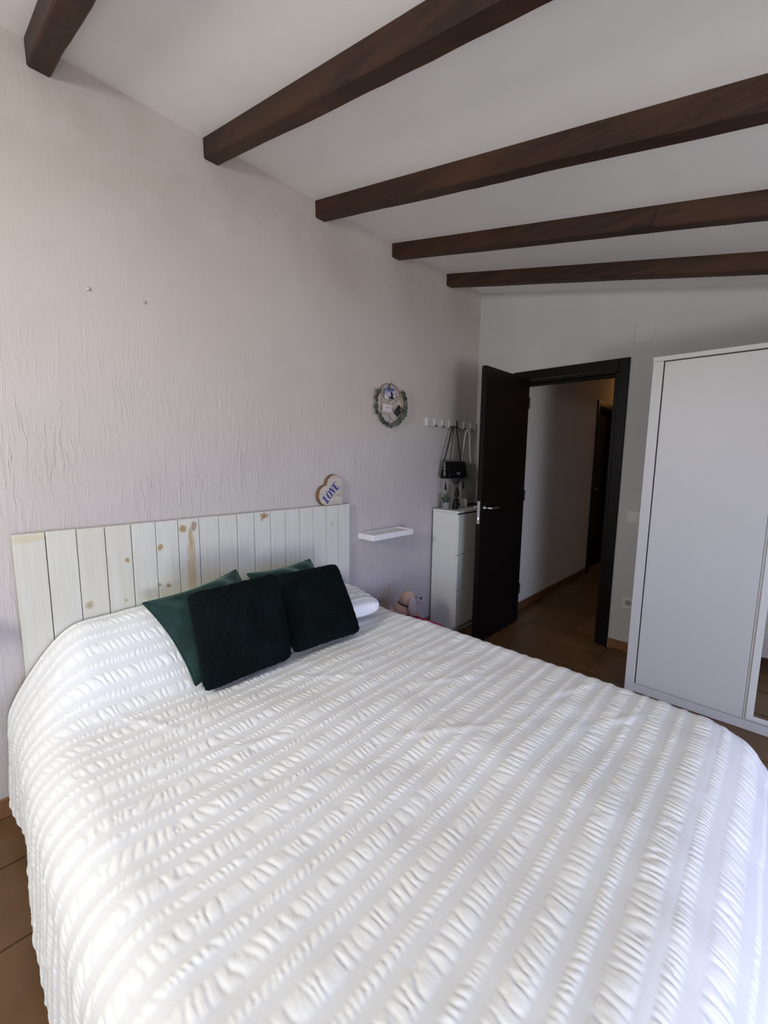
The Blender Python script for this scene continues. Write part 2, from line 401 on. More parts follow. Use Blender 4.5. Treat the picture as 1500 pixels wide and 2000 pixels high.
# skirting tiles
def skirting(name, p0, p1, nrm, h, start=0.0):
    root = struct(bpy.data.objects.new(name, None)); COL.objects.link(root)
    p0, p1 = Vector(p0), Vector(p1); L = (p1-p0).length; d = (p1-p0)/L; n = Vector(nrm)
    s = -start
    while s < L:
        a, b = max(s, 0)+.0015, min(s+TP, L)-.0015
        if b-a > .01:
            q0 = p0+d*a; q1 = p0+d*b+n*.011
            boxo('skirting_tile', (min(q0.x, q1.x), max(q0.x, q1.x), min(q0.y, q1.y), max(q0.y, q1.y), 0.001, h), M_SKIRT, root, bev=.002)
        s += TP
    return root
skirting('baseboard_left', (0, -4.69, 0), (0, -3.2, 0), (1, 0, 0), .078, .05)
skirting('baseboard_left_corner', (0, -1.5, 0), (0, -0.012, 0), (1, 0, 0), .078, .05)
skirting('baseboard_front', (1.21, 0, 0), (4.2, 0, 0), (0, -1, 0), .072, .25)
skirting('baseboard_hall', (HX, .135, 0), (HX, 2.035, 0), (1, 0, 0), .075, .22)
skirting('baseboard_hall_right', (HX1, .135, 0), (HX1, HY1-.01, 0), (-1, 0, 0), .075, .1)

# ------------------------------------------------------------------ ceiling beams
BEAM_Y = [-3.029, -2.410, -1.781, -1.144, -0.516]
BEAM_L = ['dark stained wooden ceiling beam nearest the camera, cut off at the upper left',
          'second dark wooden ceiling beam from the camera, above the headboard planks',
          'middle dark wooden ceiling beam, third of five, meeting the wall right of the headboard',
          'fourth dark wooden ceiling beam from the camera, with a crack across its side',
          'farthest dark wooden ceiling beam, running just above the open door']
for k, yb in enumerate(BEAM_Y):
    n = 72; rs = np.random.default_rng(30+k); bm = bmesh.new(); rings = []
    wob = np.convolve(rs.normal(0, 1, n+16), np.ones(9)/9, 'same')[8:8+n+1]*.004
    wob2 = np.convolve(rs.normal(0, 1, n+16), np.ones(5)/5, 'same')[8:8+n+1]*.0035
    for i in range(n+1):
        x_ = 0.001+(ROOM_X-.002)*i/n; zt_ = ceil_z(x_)-.0005; zb_ = zt_-.086+wob[min(i, len(wob)-1)]*.8; w2 = wob2[min(i, len(wob2)-1)]
        y0, y1 = yb, yb+.071+w2; c = .006
        pr = [(y0, zt_), (y0+.001, zb_+c), (y0+c, zb_), (y1-c, zb_), (y1, zb_+c), (y1, zt_)]
        rings.append([bm.verts.new((x_, p[0], p[1])) for p in pr])
    for a, b in zip(rings, rings[1:]):
        for q in range(6): bm.faces.new((a[q], a[(q+1) % 6], b[(q+1) % 6], b[q]))
    bm.faces.new(rings[0]); bm.faces.new(list(reversed(rings[-1])))
    beam = bm_obj('ceiling_beam', bm, M_BEAM); tag(beam, BEAM_L[k], 'beam', 'dark ceiling beams')
    if k == 3:
        bm = bmesh.new(); prism(bm, [(1.519, 2.383), (1.523, 2.383), (1.551, 2.462), (1.548, 2.464)], lambda u, v, d_: (u, yb-.0012+d_, v), .002); bm_obj('crack', bm, M_BLACKMATT_CRACK, beam)

# ------------------------------------------------------------------ interior door
door = struct(bpy.data.objects.new('door_1', None)); COL.objects.link(door)
bm = bmesh.new()
for b in ((0.343, 0.410, -.018, 0.0, 0, 2.10), (1.138, 1.206, -.018, 0.0, 0, 2.10), (0.410, 1.138, -.018, 0.0, 2.03, 2.10)): box(bm, *b, .004, 2)
bm_obj('casing', bm, M_BLACKDOOR, door)
bm = bmesh.new()
for b in ((0.4055, 0.430, 0.001, .119, 0, 2.02), (1.114, 1.1395, 0.001, .119, 0, 2.02), (0.4055, 1.1395, 0.001, .119, 2.005, 2.029)): box(bm, *b, .002)
for b in ((1.100, 1.114, 0.045, .10, 0, 2.005), (0.430, 1.114, .045, .10, 1.99, 2.005)): box(bm, *b, .002)
bm_obj('door_lining', bm, M_BLACKDOOR, door)
bm = bmesh.new()
for b in ((0.343, 0.405, .1205, .135, 0, 2.10), (1.140, 1.206, .1205, .135, 0, 2.10), (0.405, 1.140, .1205, .135, 2.03, 2.10)): box(bm, *b, .004, 2)
bm_obj('casing_hall_side', bm, M_BLACKDOOR, door)
leaf = bpy.data.objects.new('door_leaf', None)
bm = bmesh.new(); box(bm, -.0175, .0175, -.690, 0.0, .012, 2.03, .002, 2)
leaf = bm_obj('door_leaf', bm, M_BLACKDOOR, door)
leaf.location = (0.478, -0.022, 0); leaf.rotation_euler = (0, 0, math.radians(0.3))
bm = bmesh.new(); box(bm, -.011, .011, -.6925, -.6895, .925, 1.090, .0014, 2)
bm_obj('lock_plate', bm, M_STEEL, leaf)
bm = bmesh.new(); box(bm, -.007, .007, -.7010, -.6926, .955, .975, .002)
bm_obj('latch_bolt', bm, M_STEEL, leaf)
for sgn, nm in ((1, 'door_handle'), (-1, 'door_handle')):
    bm = bmesh.new(); xo = .0175*sgn; yh = -.640
    lathe(bm, [(.017, 0), (.017, .005), (.014, .007)], 20, (xo, yh, 1.040), 'X') if sgn > 0 else lathe(bm, [(.014, -.007), (.017, -.005), (.017, 0)], 20, (xo, yh, 1.040), 'X')
    tube(bm, [(xo+.005*sgn, yh, 1.04), (xo+.045*sgn, yh, 1.04), (xo+.052*sgn, yh+.008, 1.04), (xo+.052*sgn, yh+.03, 1.039), (xo+.050*sgn, yh+.12, 1.036)], [.008, .008, .0085, .008, .0075], 10)
    bm_obj(nm, bm, M_STEEL, leaf, True)
for zz in (.25, 1.05, 1.80):
    bm = bmesh.new(); lathe(bm, [(.007, 0), (.007, .09)], 10, (.0176, .006, zz)); bm_obj('hinge', bm, M_BLACKMATT, leaf)

# door farther down the hall
door2 = struct(bpy.data.objects.new('door_2', None)); COL.objects.link(door2)
bm = bmesh.new()
for b in ((HX, HX+.018, 2.045, D2Y0, 0, 2.095), (HX, HX+.018, D2Y1, D2Y1+.07, 0, 2.095), (HX, HX+.018, D2Y0, D2Y1, D2Z, 2.095)): box(bm, *b, .004, 2)
bm_obj('casing', bm, M_BLACKDOOR, door2)
bm = bmesh.new()
for b in ((HX-.119, HX-.001, D2Y0+.0005, D2Y0+.02, 0, D2Z-.001), (HX-.119, HX-.001, D2Y1-.02, D2Y1-.0005, 0, D2Z-.001), (HX-.119, HX-.001, D2Y0+.02, D2Y1-.02, D2Z-.02, D2Z-.001)): box(bm, *b)
bm_obj('door_lining', bm, M_BLACKDOOR, door2)
leaf2 = boxo('door_leaf', (HX-.10, HX-.06, D2Y0+.022, D2Y1-.022, .01, D2Z-.024), M_BLACKDOOR, door2, .002)
bm = bmesh.new(); tube(bm, [(HX-.06, D2Y0+.08, 1.04), (HX-.02, D2Y0+.08, 1.04), (HX-.012, D2Y0+.09, 1.04), (HX-.012, D2Y0+.19, 1.037)], .008, 8); lathe(bm, [(.025, 0), (.025, .008)], 16, (HX-.06, D2Y0+.08, 1.04), 'X')
bm_obj('door_handle', bm, M_STEEL, leaf2, True)

# hall ceiling lamp (warm), out of sight round the corner
lampb = thing('unseen_ceiling_lamp', 'unseen small round ceiling lamp with a warm glow in the hallway beyond the door', 'lamp', (0.62, 3.25, HZ))
bm = bmesh.new(); lathe(bm, [(.11, -.001), (.11, -.012), (.10, -.02)], 24); bm_obj('lamp_base', bm, M_PLASTIC, lampb)
m = new_mat('warm_glass', (1, .75, .4), .3); m.node_tree.nodes['Principled BSDF'].inputs['Emission Color'].default_value = (1, .50, .14, 1); m.node_tree.nodes['Principled BSDF'].inputs['Emission Strength'].default_value = 0.8
bm = bmesh.new(); lathe(bm, [(.095, -.0205), (.09, -.045), (.06, -.065), (.01, -.07)], 24); bm_obj('lamp_shade', bm, m, lampb, True)
d = bpy.data.lights.new('hall_lamp_light', 'POINT'); d.energy = 3.2; d.color = (1.0, .47, .13); d.shadow_soft_size = .08
o = bpy.data.objects.new('hall_lamp_light', d); COL.objects.link(o); o.location = (0.62, 3.25, HZ-.15)

# ------------------------------------------------------------------ headboard of whitewashed planks
hb = thing('headboard', 'whitewashed headboard of seventeen upright pine planks with knots, fixed behind the bed', 'headboard', (0, 0, 0))
HB0, HB1, HBZ = -3.197, -1.552, 1.094
pw = (HB1-HB0)/17
for i in range(17):
    g = .0012 if i % 3 else .0018
    y0, y1 = HB0+i*pw+g, HB0+(i+1)*pw-g
    bm = bmesh.new(); box(bm, 0.0125, 0.035+random.uniform(-.0012, .0012), y0, y1, .22, HBZ+random.uniform(-.0012, .0012), .0014, 2)
    bm_obj('plank', bm, M_PLANK, hb)
for zz in (.32, .92):
    boxo('batten', (0.0015, .012, HB0+.05, HB1-.05, zz, zz+.06), M_PLANK, hb)

# ------------------------------------------------------------------ bed
bed = thing('bed', 'double bed with a white mattress hidden under the ruched bedspread', 'bed', (0, 0, 0))
BX0, BX1, BY0, BY1 = 0.045, 2.06, -3.260, -1.520
BYC = (BY0+BY1)/2
boxo('bed_base', (.06, 1.94, BYC-.74, BYC+.74, .14, .26), M_SHEET, bed, .02, 2)
boxo('mattress', (.06, 1.96, BYC-.77, BYC+.77, .262, .46), M_SHEET, bed, .04, 3)
for xx in (.16, 1.82):
    for yy in (BYC-.66, BYC+.66):
        bm = bmesh.new(); lathe(bm, [(.022, 0.0005), (.030, .139)], 14, (xx, yy, 0)); bm_obj('leg', bm, M_BLACKMATT, bed)

def vnoise1(x_, seed):
    i = np.floor(x_).astype(np.int64); f = x_-i; f = f*f*(3-2*f)
    h = lambda k: (np.sin((k*127.1+seed*311.7))*43758.5453) % 1.0
    return h(i)*(1-f)+h(i+1)*f
def vnoise2(x_, y_, seed):
    xi = np.floor(x_); yi = np.floor(y_); fx = x_-xi; fy = y_-yi; fx = fx*fx*(3-2*fx); fy = fy*fy*(3-2*fy)
    h = lambda a, b: (np.sin(a*127.1+b*269.5+seed*311.7)*43758.5453) % 1.0
    return (h(xi, yi)*(1-fx)+h(xi+1, yi)*fx)*(1-fy)+(h(xi, yi+1)*(1-fx)+h(xi+1, yi+1)*fx)*fy
PERIOD = 0.1205
def ruche(s, t, amp=1.0):
    """seersucker relief: wide and narrow gathered bands running along t, flat strips between; s, t in metres"""
    q = (s-2.026-.001)/PERIOD; k = np.floor(q); u = (q-k)*PERIOD
    h = np.zeros_like(s); puck = np.zeros_like(s)
    for (c, w, step, a, sd) in ((.023, .048, .0235, .0062, 3.0), (.0835, .023, .0150, .0054, 9.0)):
        v_ = (u-(c-w/2))/w; inside = (v_ > 0) & (v_ < 1); vv = np.clip(v_, 0, 1)
        env = np.sin(PI*vv)**.55
        # irregular gathers: uneven spacing, slant and occasional forked creases
        n1 = vnoise2(t/.036+k*17.3, k*3.7, sd); n2 = vnoise2(t/.011+k*7.1, vv*1.6+k*5.0, sd+1)
        ph = t/step + 1.55*n1 + (vnoise1(k*1.0+t/.09, sd+5)-.5)*1.7*vv + .55*(n2-.5)
        w1 = np.abs(np.sin(PI*ph)); ridge = 1-(1-w1)**2.2
        am = .50+.75*vnoise2(t/.030+k*3.1, k*9.7, sd+2)
        fine = np.abs(np.sin(PI*(t/(step*.43)+2.2*n2)))
        hh = a*am*env*(ridge*.90+.14*fine-.42)
        h = np.where(inside, hh, h); puck = np.where(inside, np.clip(env*1.15, 0, 1)*(.15+.85*ridge), puck)
    return h*amp, puck

def top_z(x_, y_):
    fx = 1-smooth01((x_-.08)/.50)
    fy = smooth01((y_+3.262)/.245)**.85*(1-smooth01((y_+2.56)/.32))
    return .515+.213*fx*fy
def make_bedspread():
    r = .125; ov_side, ov_foot = .43, .43
    s0, s1 = BX0, BX1-r; t0, t1 = BY0+r, BY1-r
    ds, dt = .0040, .0034
    s = np.arange(s0, s1+r*PI/2-r*0+ov_foot-.1, ds); t = np.arange(t0-(ov_side+.06), t1+(ov_side+.06), dt)
    Sg, Tg = np.meshgrid(s, t, indexing='ij')
    sc = np.clip(Sg, s0, s1); tc = np.clip(Tg, t0, t1)
    os_, ot = Sg-sc, Tg-tc
    Linf = np.maximum(np.abs(os_), np.abs(ot)); L2 = np.sqrt(os_**2+ot**2)+1e-9
    dx, dy = os_/L2, ot/L2
    Lq = .35*L2+.65*Linf; Lq = np.minimum(Lq, ov_side+.055)
    a = np.clip(Lq/r, 0, PI/2); rem = np.maximum(Lq-r*PI/2, 0)
    out = r*np.sin(a)+rem*.05; down = r*(1-np.cos(a))+rem
    # the drape swings in soft folds low down
    fold = .011*np.sin(Sg*9.0+1.3*np.sin(Sg*3.1))*np.clip(rem/.3, 0, 1)*(np.abs(ot) > 0)+.012*np.sin(Tg*8.0+.7)*np.clip(rem/.3, 0, 1)*(np.abs(os_) > 0)
    foot = smooth01(np.clip(dx, 0, 1))
    out = out+fold+foot*(.34*np.clip(Lq-.05, 0, 1))
    X = sc+dx*out; Y = tc+dy*out
    base = top_z(sc, tc)
    # ease the pillow bulge into the side: the top height is carried down proportionally
    side_base = top_z(X, np.where(ot < 0, np.maximum(Y, BY0-.03), Y))
    Zt = np.where(np.abs(ot) > 0, side_base, base)
    Z = Zt-down
    kern = np.exp(-np.linspace(-2, 2, 49)**2); kern /= kern.sum()
    Zp = np.pad(Z, ((0, 0), (24, 24)), 'edge'); Zs = np.apply_along_axis(lambda q: np.convolve(q, kern, 'valid'), 1, Zp)
    wq = 1-smooth01((Sg-.45)/.35); Z = Z*(1-wq)+Zs*wq
    soft = (vnoise2(Sg*4.0, Tg*4.0, 21)-.5)*.016+(vnoise2(Sg*11, Tg*11, 22)-.5)*.006
    hgt, puck = ruche(Sg+.004*np.sin(Tg*5.0)+.010*(vnoise2(Sg*2.5, Tg*2.5, 40)-.5), Tg)
    # a few loose wrinkles across the top
    for (wx, wy, wl, ang, hh) in ((1.15, -2.05, .16, 1.0, .010), (1.35, -2.28, .22, .9, .009), (.95, -2.75, .16, 1.2, .009), (.62, -2.95, .12, .5, .010), (1.55, -1.75, .15, 1.15, .010), (.80, -2.35, .14, .8, .008), (1.72, -1.85, .10, 1.0, .009)):
        c_, s_ = math.cos(ang), math.sin(ang); p_ = (Sg-wx)*c_+(Tg-wy)*s_; q_ = -(Sg-wx)*s_+(Tg-wy)*c_
        hgt = hgt+.45*hh*np.exp(-(p_/wl)**2-(q_/.016)**2)
    P = np.stack([X, Y, Z], -1)
    du = np.gradient(P, axis=0); dv = np.gradient(P, axis=1); N = np.cross(du, dv); N /= (np.linalg.norm(N, axis=-1, keepdims=True)+1e-9)
    P = P+N*(hgt+soft)[..., None]
    n, m_ = Sg.shape
    # hem at uneven floor clearance
    P[..., 2] = np.maximum(P[..., 2], .035)
    # keep clear of the headboard
    P[..., 0] = np.maximum(P[..., 0], .042)
    me = grid_mesh('bedspread', P.reshape(-1, 3), grid_faces(n, m_))
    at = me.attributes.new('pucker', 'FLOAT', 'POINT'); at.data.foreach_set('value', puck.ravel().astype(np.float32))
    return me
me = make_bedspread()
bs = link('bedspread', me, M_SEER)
tag(bs, 'white seersucker bedspread with ruched stripes draped over the whole bed', 'bedspread')

# ------------------------------------------------------------------ pillow and cushions
def cushion_grid(w, h, T, n=70, pinch=.07, puff=.5, ear=.0, lump=0.0, seed=1, sag=0.0, rnd=0.0, fuzz=0.0):
    u = np.linspace(-1, 1, n); U, V = np.meshgrid(u, u, indexing='ij')
    Xc = U*(1-pinch*(1-V**2)*np.abs(U)**1.5)*w/2*(1+ear*(np.abs(U*V))**3); Yc = V*(1-pinch*(1-U**2)*np.abs(V)**1.5)*h/2*(1+ear*(np.abs(U*V))**3)
    Xc = Xc*np.sqrt(1-rnd*np.abs(V)**12); Yc = Yc*np.sqrt(1-rnd*np.abs(U)**12)
    Tm = T*np.clip((1-U**2)*(1-V**2), 0, 1)**puff
    Tm = Tm*(1+lump*(vnoise2(U*2.2+5, V*2.2+9, seed)-.5))
    return U, V, Xc, Yc, Tm
def cushion_mesh(name, w, h, T, pose, mat, relief=None, parent=None, **kw):
    U, V, Xc, Yc, Tm = cushion_grid(w, h, T, **kw)
    n = U.shape[0]; P = []
    puck_all = []
    for sgn in (1, -1):
        H = Tm*sgn
        if relief is not None:
            rr, pk = relief(Xc, Yc, U, V, sgn); H = H+rr*sgn; puck_all.append(pk)
        fz = kw.get('fuzz', 0.0); jx = fz*(vnoise2(Xc*210, Yc*210, 77)-.5); jy = fz*(vnoise2(Xc*210, Yc*210, 78)-.5)
        P.append(np.stack([H, Xc+jx, Yc+jy], -1))
    F1 = grid_faces(n, n); F2 = F1[:, ::-1]+n*n
    V_ = np.concatenate([P[0].reshape(-1, 3), P[1].reshape(-1, 3)]); F = np.concatenate([F1, F2])
    me = grid_mesh(name, V_, F)
    bm = bmesh.new(); bm.from_mesh(me)
    bmesh.ops.remove_doubles(bm, verts=bm.verts, dist=.0004); bmesh.ops.recalc_face_normals(bm, faces=bm.faces)
    for f_ in bm.faces: f_.smooth = True
    bm.to_mesh(me); bm.free()
    if puck_all and puck_all[0] is not None and len(me.vertices) == len(V_):
        pass
    o = link(name, me, mat, parent); o.matrix_world = pose
    return o, (Xc, Yc)
def pose(center, yaw, tilt, roll):
    ca, sa, cb, sb, cc, sc_ = math.cos(yaw), math.sin(yaw), math.cos(tilt), math.sin(tilt), math.cos(roll), math.sin(roll)
    u = Vector((-sa, ca, 0)); n0 = Vector((ca, sa, 0)); v0 = Vector((0, 0, 1)); v = cb*v0-sb*n0; n = cb*n0+sb*v0
    U = cc*u+sc_*v; W = -sc_*u+cc*v
    Mx = Matrix((n, U, W)).transposed().to_4x4(); Mx.translation = Vector(center); return Mx
def fur_relief(ribs, seed):
    def f(X, Y, U, V, sgn):
        edge = np.clip((1-np.maximum(np.abs(U), np.abs(V)))*14, 0, 1)
        r = (vnoise2(X*260, Y*260, seed)-.5)*.0050+(vnoise2(X*90, Y*90, seed+1)-.5)*.005+(vnoise2(X*22, Y*22, seed+2)-.5)*.008
        if ribs: r = r*.5+.0040*np.sin((Y+.004*np.sin(X*30+seed))*2*PI/.0165)*smooth01((X+.09)/.03)*np.clip((1-np.maximum(np.abs(U), np.abs(V)))*6, 0, 1)
        return r*edge, None
    return f
def velvet_relief(seed):
    def f(X, Y, U, V, sgn):
        edge = np.clip((1-np.maximum(np.abs(U), np.abs(V)))*4, 0, 1)
        w_ = .004*np.sin(X*38+2.5*np.sin(Y*14+seed))*np.exp(-((Y-.08)/.09)**2)+.005*np.sin((X*.8+Y)*33+seed)*np.exp(-((X+.12)/.07)**2)
        return (w_+(vnoise2(X*13, Y*13, seed)-.5)*.010)*edge, None
    return f
def piping(parent, Xc, Yc, mat, r=.0042):
    n = Xc.shape[0]; pts = []
    for i in range(0, n-1, 2): pts.append((0, Xc[i, 0], Yc[i, 0]))
    for i in range(0, n-1, 2): pts.append((0, Xc[-1, i], Yc[-1, i]))
    for i in range(n-1, 0, -2): pts.append((0, Xc[i, -1], Yc[i, -1]))
    for i in range(n-1, 0, -2): pts.append((0, Xc[0, i], Yc[0, i]))
    bm = bmesh.new(); tube(bm, pts, r, 6, True); bm_obj('piping', bm, mat, parent, True)

o, g = cushion_mesh('cushion', .43, .43, .060, pose((.346, -2.584, .690), -.09, .949, .214), M_VELVET, velvet_relief(2), pinch=.10, puff=.55, lump=.5, seed=4)
tag(o, 'smooth dark green velvet cushion with piping, leaning at the left behind a furry one', 'cushion', 'dark green cushions'); piping(o, *g, M_VELVET)
o, g = cushion_mesh('cushion', .39, .39, .040, pose((.232, -2.103, .674), -.10, .95, .07), M_VELVET, velvet_relief(5), pinch=.09, puff=.55, lump=.5, seed=8)
tag(o, 'green velvet cushion with only its top edge showing behind the ribbed cushion', 'cushion', 'dark green cushions'); piping(o, *g, M_VELVET)
o, g = cushion_mesh('cushion', .372, .372, .068, pose((.549, -2.577, .712), -.07, .273, .043), M_FUR, fur_relief(False, 3), n=170, pinch=.02, puff=.46, lump=.3, seed=12, rnd=.10, fuzz=.0045)
tag(o, 'furry plain blackish-green cushion standing in front at the left of the pile', 'cushion', 'dark green cushions')
o, g = cushion_mesh('cushion', .368, .368, .068, pose((.505, -2.178, .696), -.107, .603, .006), M_FUR, fur_relief(True, 6), n=170, pinch=.02, puff=.46, lump=.3, seed=15, rnd=.10, fuzz=.004)
tag(o, 'furry blackish-green cushion with ribbed rows, at the right of the pile', 'cushion', 'dark green cushions')

def pillow_relief(X, Y, U, V, sgn):
    h, p = ruche(Y+.7, X+3.0, 1.5)
    edge = np.clip((1-np.maximum(np.abs(U), np.abs(V)))*9, 0, 1)
    return h*edge, None
PM = Matrix.Translation((.315, -1.895, .596)) @ Matrix.Rotation(math.radians(-10), 4, 'Z') @ Matrix(((0, 0, -1, 0), (0, 1, 0, 0), (1, 0, 0, 0), (0, 0, 0, 1)))
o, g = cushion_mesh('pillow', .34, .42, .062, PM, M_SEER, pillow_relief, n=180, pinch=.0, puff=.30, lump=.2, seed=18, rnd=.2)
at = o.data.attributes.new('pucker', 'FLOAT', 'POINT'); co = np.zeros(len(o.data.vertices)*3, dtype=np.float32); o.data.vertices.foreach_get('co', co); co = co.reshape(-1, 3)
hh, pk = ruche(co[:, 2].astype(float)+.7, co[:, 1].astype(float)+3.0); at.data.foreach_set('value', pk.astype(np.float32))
tag(o, 'white ruched pillow lying on the bedspread at the right end of the headboard', 'pillow')

# ------------------------------------------------------------------ wooden LOVE heart on the headboard
heart = thing('heart_ornament', 'thick wooden heart block reading LOVE in blue, standing on the headboard', 'ornament', (.006, -1.614, HBZ+.0015))
a_ = .125; pts = [(0, 0), (0, a_)]
pts += [(-a_/2+a_/2*math.cos(th), a_+a_/2*math.sin(th)) for th in np.linspace(0.0, PI, 18)[1:]]
pts += [(-a_+a_/2*math.cos(th), a_/2+a_/2*math.sin(th)) for th in np.linspace(PI/2, 3*PI/2, 18)[1:]]
# square corner at lower right = tip of the heart, lobes to the left and on top
m = new_mat('bark_brown_wood', (.20, .10, .05), .7); t = NT(m); g = t.noise(t.scale(t.pos(), (90, 20, 20)), 1.0, 3); t.color(t.mix(g, (.11, .05, .024), (.27, .14, .07))); M_HSIDE = m
m = new_mat('worn_white_paint', (.62, .58, .50), .7); t = NT(m); p = t.pos()
g = t.noise(t.scale(p, (10, 10, 70), rot=(.0, 0, 0)), 1.0, 3); b = t.noise(p, 26, 4)
c = t.mix(t.rng(g, .4, .7), (.54, .50, .43), (.42, .365, .29)); t.color(t.mix(t.rng(b, .58, .72, 0, .8), c, (.36, .27, .18))); t.bump(g, .3, .002); M_HFACE = m
bm = bmesh.new(); prism(bm, pts, lambda u, v, d_: (d_, u, v), .028); bm_obj('heart_block', bm, M_HSIDE, heart)
bm = bmesh.new(); sh = [(-.046+(u+.046)*.975, .079+(v-.079)*.975) for u, v in pts]; prism(bm, sh, lambda u, v, d_: (.0282+d_, u, v), .0012); bm_obj('painted_face', bm, M_HFACE, heart)
M_BLUE = new_mat('blue_paint', (.055, .055, .24), .6)
# stencil serif letters drawn in the heart's own frame: e1 runs up to the right, e2 up to the left
e1 = Vector((.7071, .7071)); e2 = Vector((-.7071, .7071)); org = Vector((-.1225, .0095))
def letter(polys, ox, nm):
    bm = bmesh.new()
    for pl in polys:
        q = []
        for (u, v) in pl:
            w_ = org+(e1*((u+ox))+e2*v)*1.17; q.append((w_.x, w_.y))
        prism(bm, q, lambda u, v, d_: (.0296+d_, u, v), .0012)
    bm_obj(nm, bm, M_BLUE, heart)
H_ = .047
def rect(u0, v0, u1, v1): return [(u0, v0), (u1, v0), (u1, v1), (u0, v1)]
letter([rect(.003, .003, .0150, H_-.003), rect(-.001, H_-.0035, .0190, H_), rect(-.001, 0, .0190, .0035), [(.020, 0), (.0255, 0), (.0255, .012), (.023, .0035), (.020, .0035)]], 0.000, 'lettering')
def cres(sg, cx, n_=12):
    o_ = [(cx+sg*.0165*math.cos(th), H_/2+(H_/2)*math.sin(th)) for th in np.linspace(-1.40, 1.40, n_)]
    i_ = [(cx+sg*.0062*math.cos(th), H_/2+(H_/2-.004)*math.sin(th)) for th in np.linspace(1.33, -1.33, n_)]
    return o_+i_
letter([cres(-1, .0165), cres(1, .0180)], .0275, 'lettering')
letter([[(-.001, H_), (.0135, H_), (.0195, .008), (.0170, 0), (.0145, 0)], [(.0215, H_), (.0295, H_), (.0285, H_-.0035), (.0205, .008), (.0190, .012), (.0245, H_-.006)]], .0620, 'lettering')
letter([rect(.002, 0, .0135, H_), [(.015, H_), (.0235, H_), (.0245, H_-.012), (.022, H_-.004), (.015, H_-.0035)], [(.015, H_/2+.002), (.018, H_/2+.007), (.018, H_/2-.007), (.015, H_/2-.002)], [(.015, 0), (.0235, 0), (.0255, .013), (.022, .004), (.015, .0035)]], .0915, 'lettering')

# ------------------------------------------------------------------ floating shelves
def shelf(y0, y1, z, label):
    root = thing('floating_shelf', label, 'shelf', (0, y0, z), group='white floating tray shelves')
    L, D, Hh, rm = y1-y0, .151, .038, .0095
    boxo('shelf_board', (.0095, D-rm-.0005, rm+.0005, L-rm-.0005, -Hh, -.008), M_SHELF, root)
    boxo('back_rim', (.002, .009, rm+.0005, L-rm-.0005, -Hh, 0), M_SHELF, root)
    boxo('front_rim', (D-rm, D, 0, L, -Hh, 0), M_SHELF, root, .0012)
    boxo('end_rim', (.002, D-rm-.0003, 0, rm, -Hh, 0), M_SHELF, root, .0012)
    boxo('end_rim', (.002, D-rm-.0003, L-rm, L, -Hh, 0), M_SHELF, root, .0012)
    return root
shelf(-1.446, -1.041, .886, 'white tray-shaped floating shelf on the wall to the right of the headboard')
shelf(-3.79, -3.385, .886, 'white floating shelf left of the headboard, outside the picture, its shadow showing')

# ------------------------------------------------------------------ wall plugs
for (y_, z_, lab) in ((-2.893, 2.034, 'left of two small screw plugs high on the textured wall above the headboard'), (-2.693, 2.037, 'right of two small screw plugs high on the textured wall above the headboard')):
    o = thing('wall_plug', lab, 'screw', (0, y_, z_), group='screw plugs in the wall')
    bm = bmesh.new(); lathe(bm, [(.0075, .0003), (.0075, .003), (.006, .004)], 12, axis='X'); bm_obj('plug_collar', bm, new_mat('grey_plug', (.42, .38, .35), .6), o)
    bm = bmesh.new(); lathe(bm, [(.0035, .0041), (.0035, .0065), (.002, .0075)], 10, axis='X'); bm_obj('screw_head', bm, M_STEEL, o)

# ------------------------------------------------------------------ wreath photo holder
WC = Vector((.016, -1.163, 1.763)); WR = .136
wre = thing('photo_wreath', 'gold wire hoop with eucalyptus leaves holding cards, hanging on the wall', 'wreath', tuple(WC))
def wp(y_, z_, d_=0.0): return (d_, y_, z_)
bm = bmesh.new(); tube(bm, [wp(WR*math.cos(a), WR*math.sin(a)) for a in np.linspace(0, 2*PI, 65)[:-1]], .0028, 8, True); bm_obj('hoop', bm, M_GOLD, wre, True)
lines = [((-.078, .111), (-.082, -.108)), ((.062, .121), (.078, -.111)), ((.0, .136), (.004, -.136)), ((-.105, .086), (.10, -.092)), ((.118, .068), (-.062, -.005)), ((-.13, .03), (.005, -.02)), ((-.07, -.035), (.055, -.124)), ((.005, -.02), (.105, .05))]
for (p, q) in lines:
    bm = bmesh.new(); tube(bm, [wp(*p), wp(*q)], .0014, 6); bm_obj('wire', bm, M_GOLD, wre, True)
m = new_mat('eucalyptus_leaf', (.10, .135, .105), .6); t = NT(m); t.color(t.mix(t.rand(), (.045, .060, .045), (.115, .135, .112))); M_LEAF = m
M_STEM = new_mat('leaf_stem', (.12, .10, .06), .7)
bm = bmesh.new(); u = np.linspace(0, 1, 9); rows = []
for i, uu in enumerate(u):
    w_ = .0165*math.sin(PI*min(1, uu*1.02))**.7 if 0 < uu < 1 else .0006
    rows.append([bm.verts.new((.004*math.sin(PI*uu)+dz, s_*w_, .040*uu)) for s_, dz in ((-1, .0022), (0, 0), (1, .0022))])
for a, b in zip(rows, rows[1:]):
    for k in (0, 1): bm.faces.new((a[k], a[k+1], b[k+1], b[k]))
leaf_me = bpy.data.meshes.new('leaf'); bm.to_mesh(leaf_me); bm.free(); leaf_me.materials.append(M_LEAF)
leaf_me.polygons.foreach_set('use_smooth', [True]*len(leaf_me.polygons))
random.seed(5)
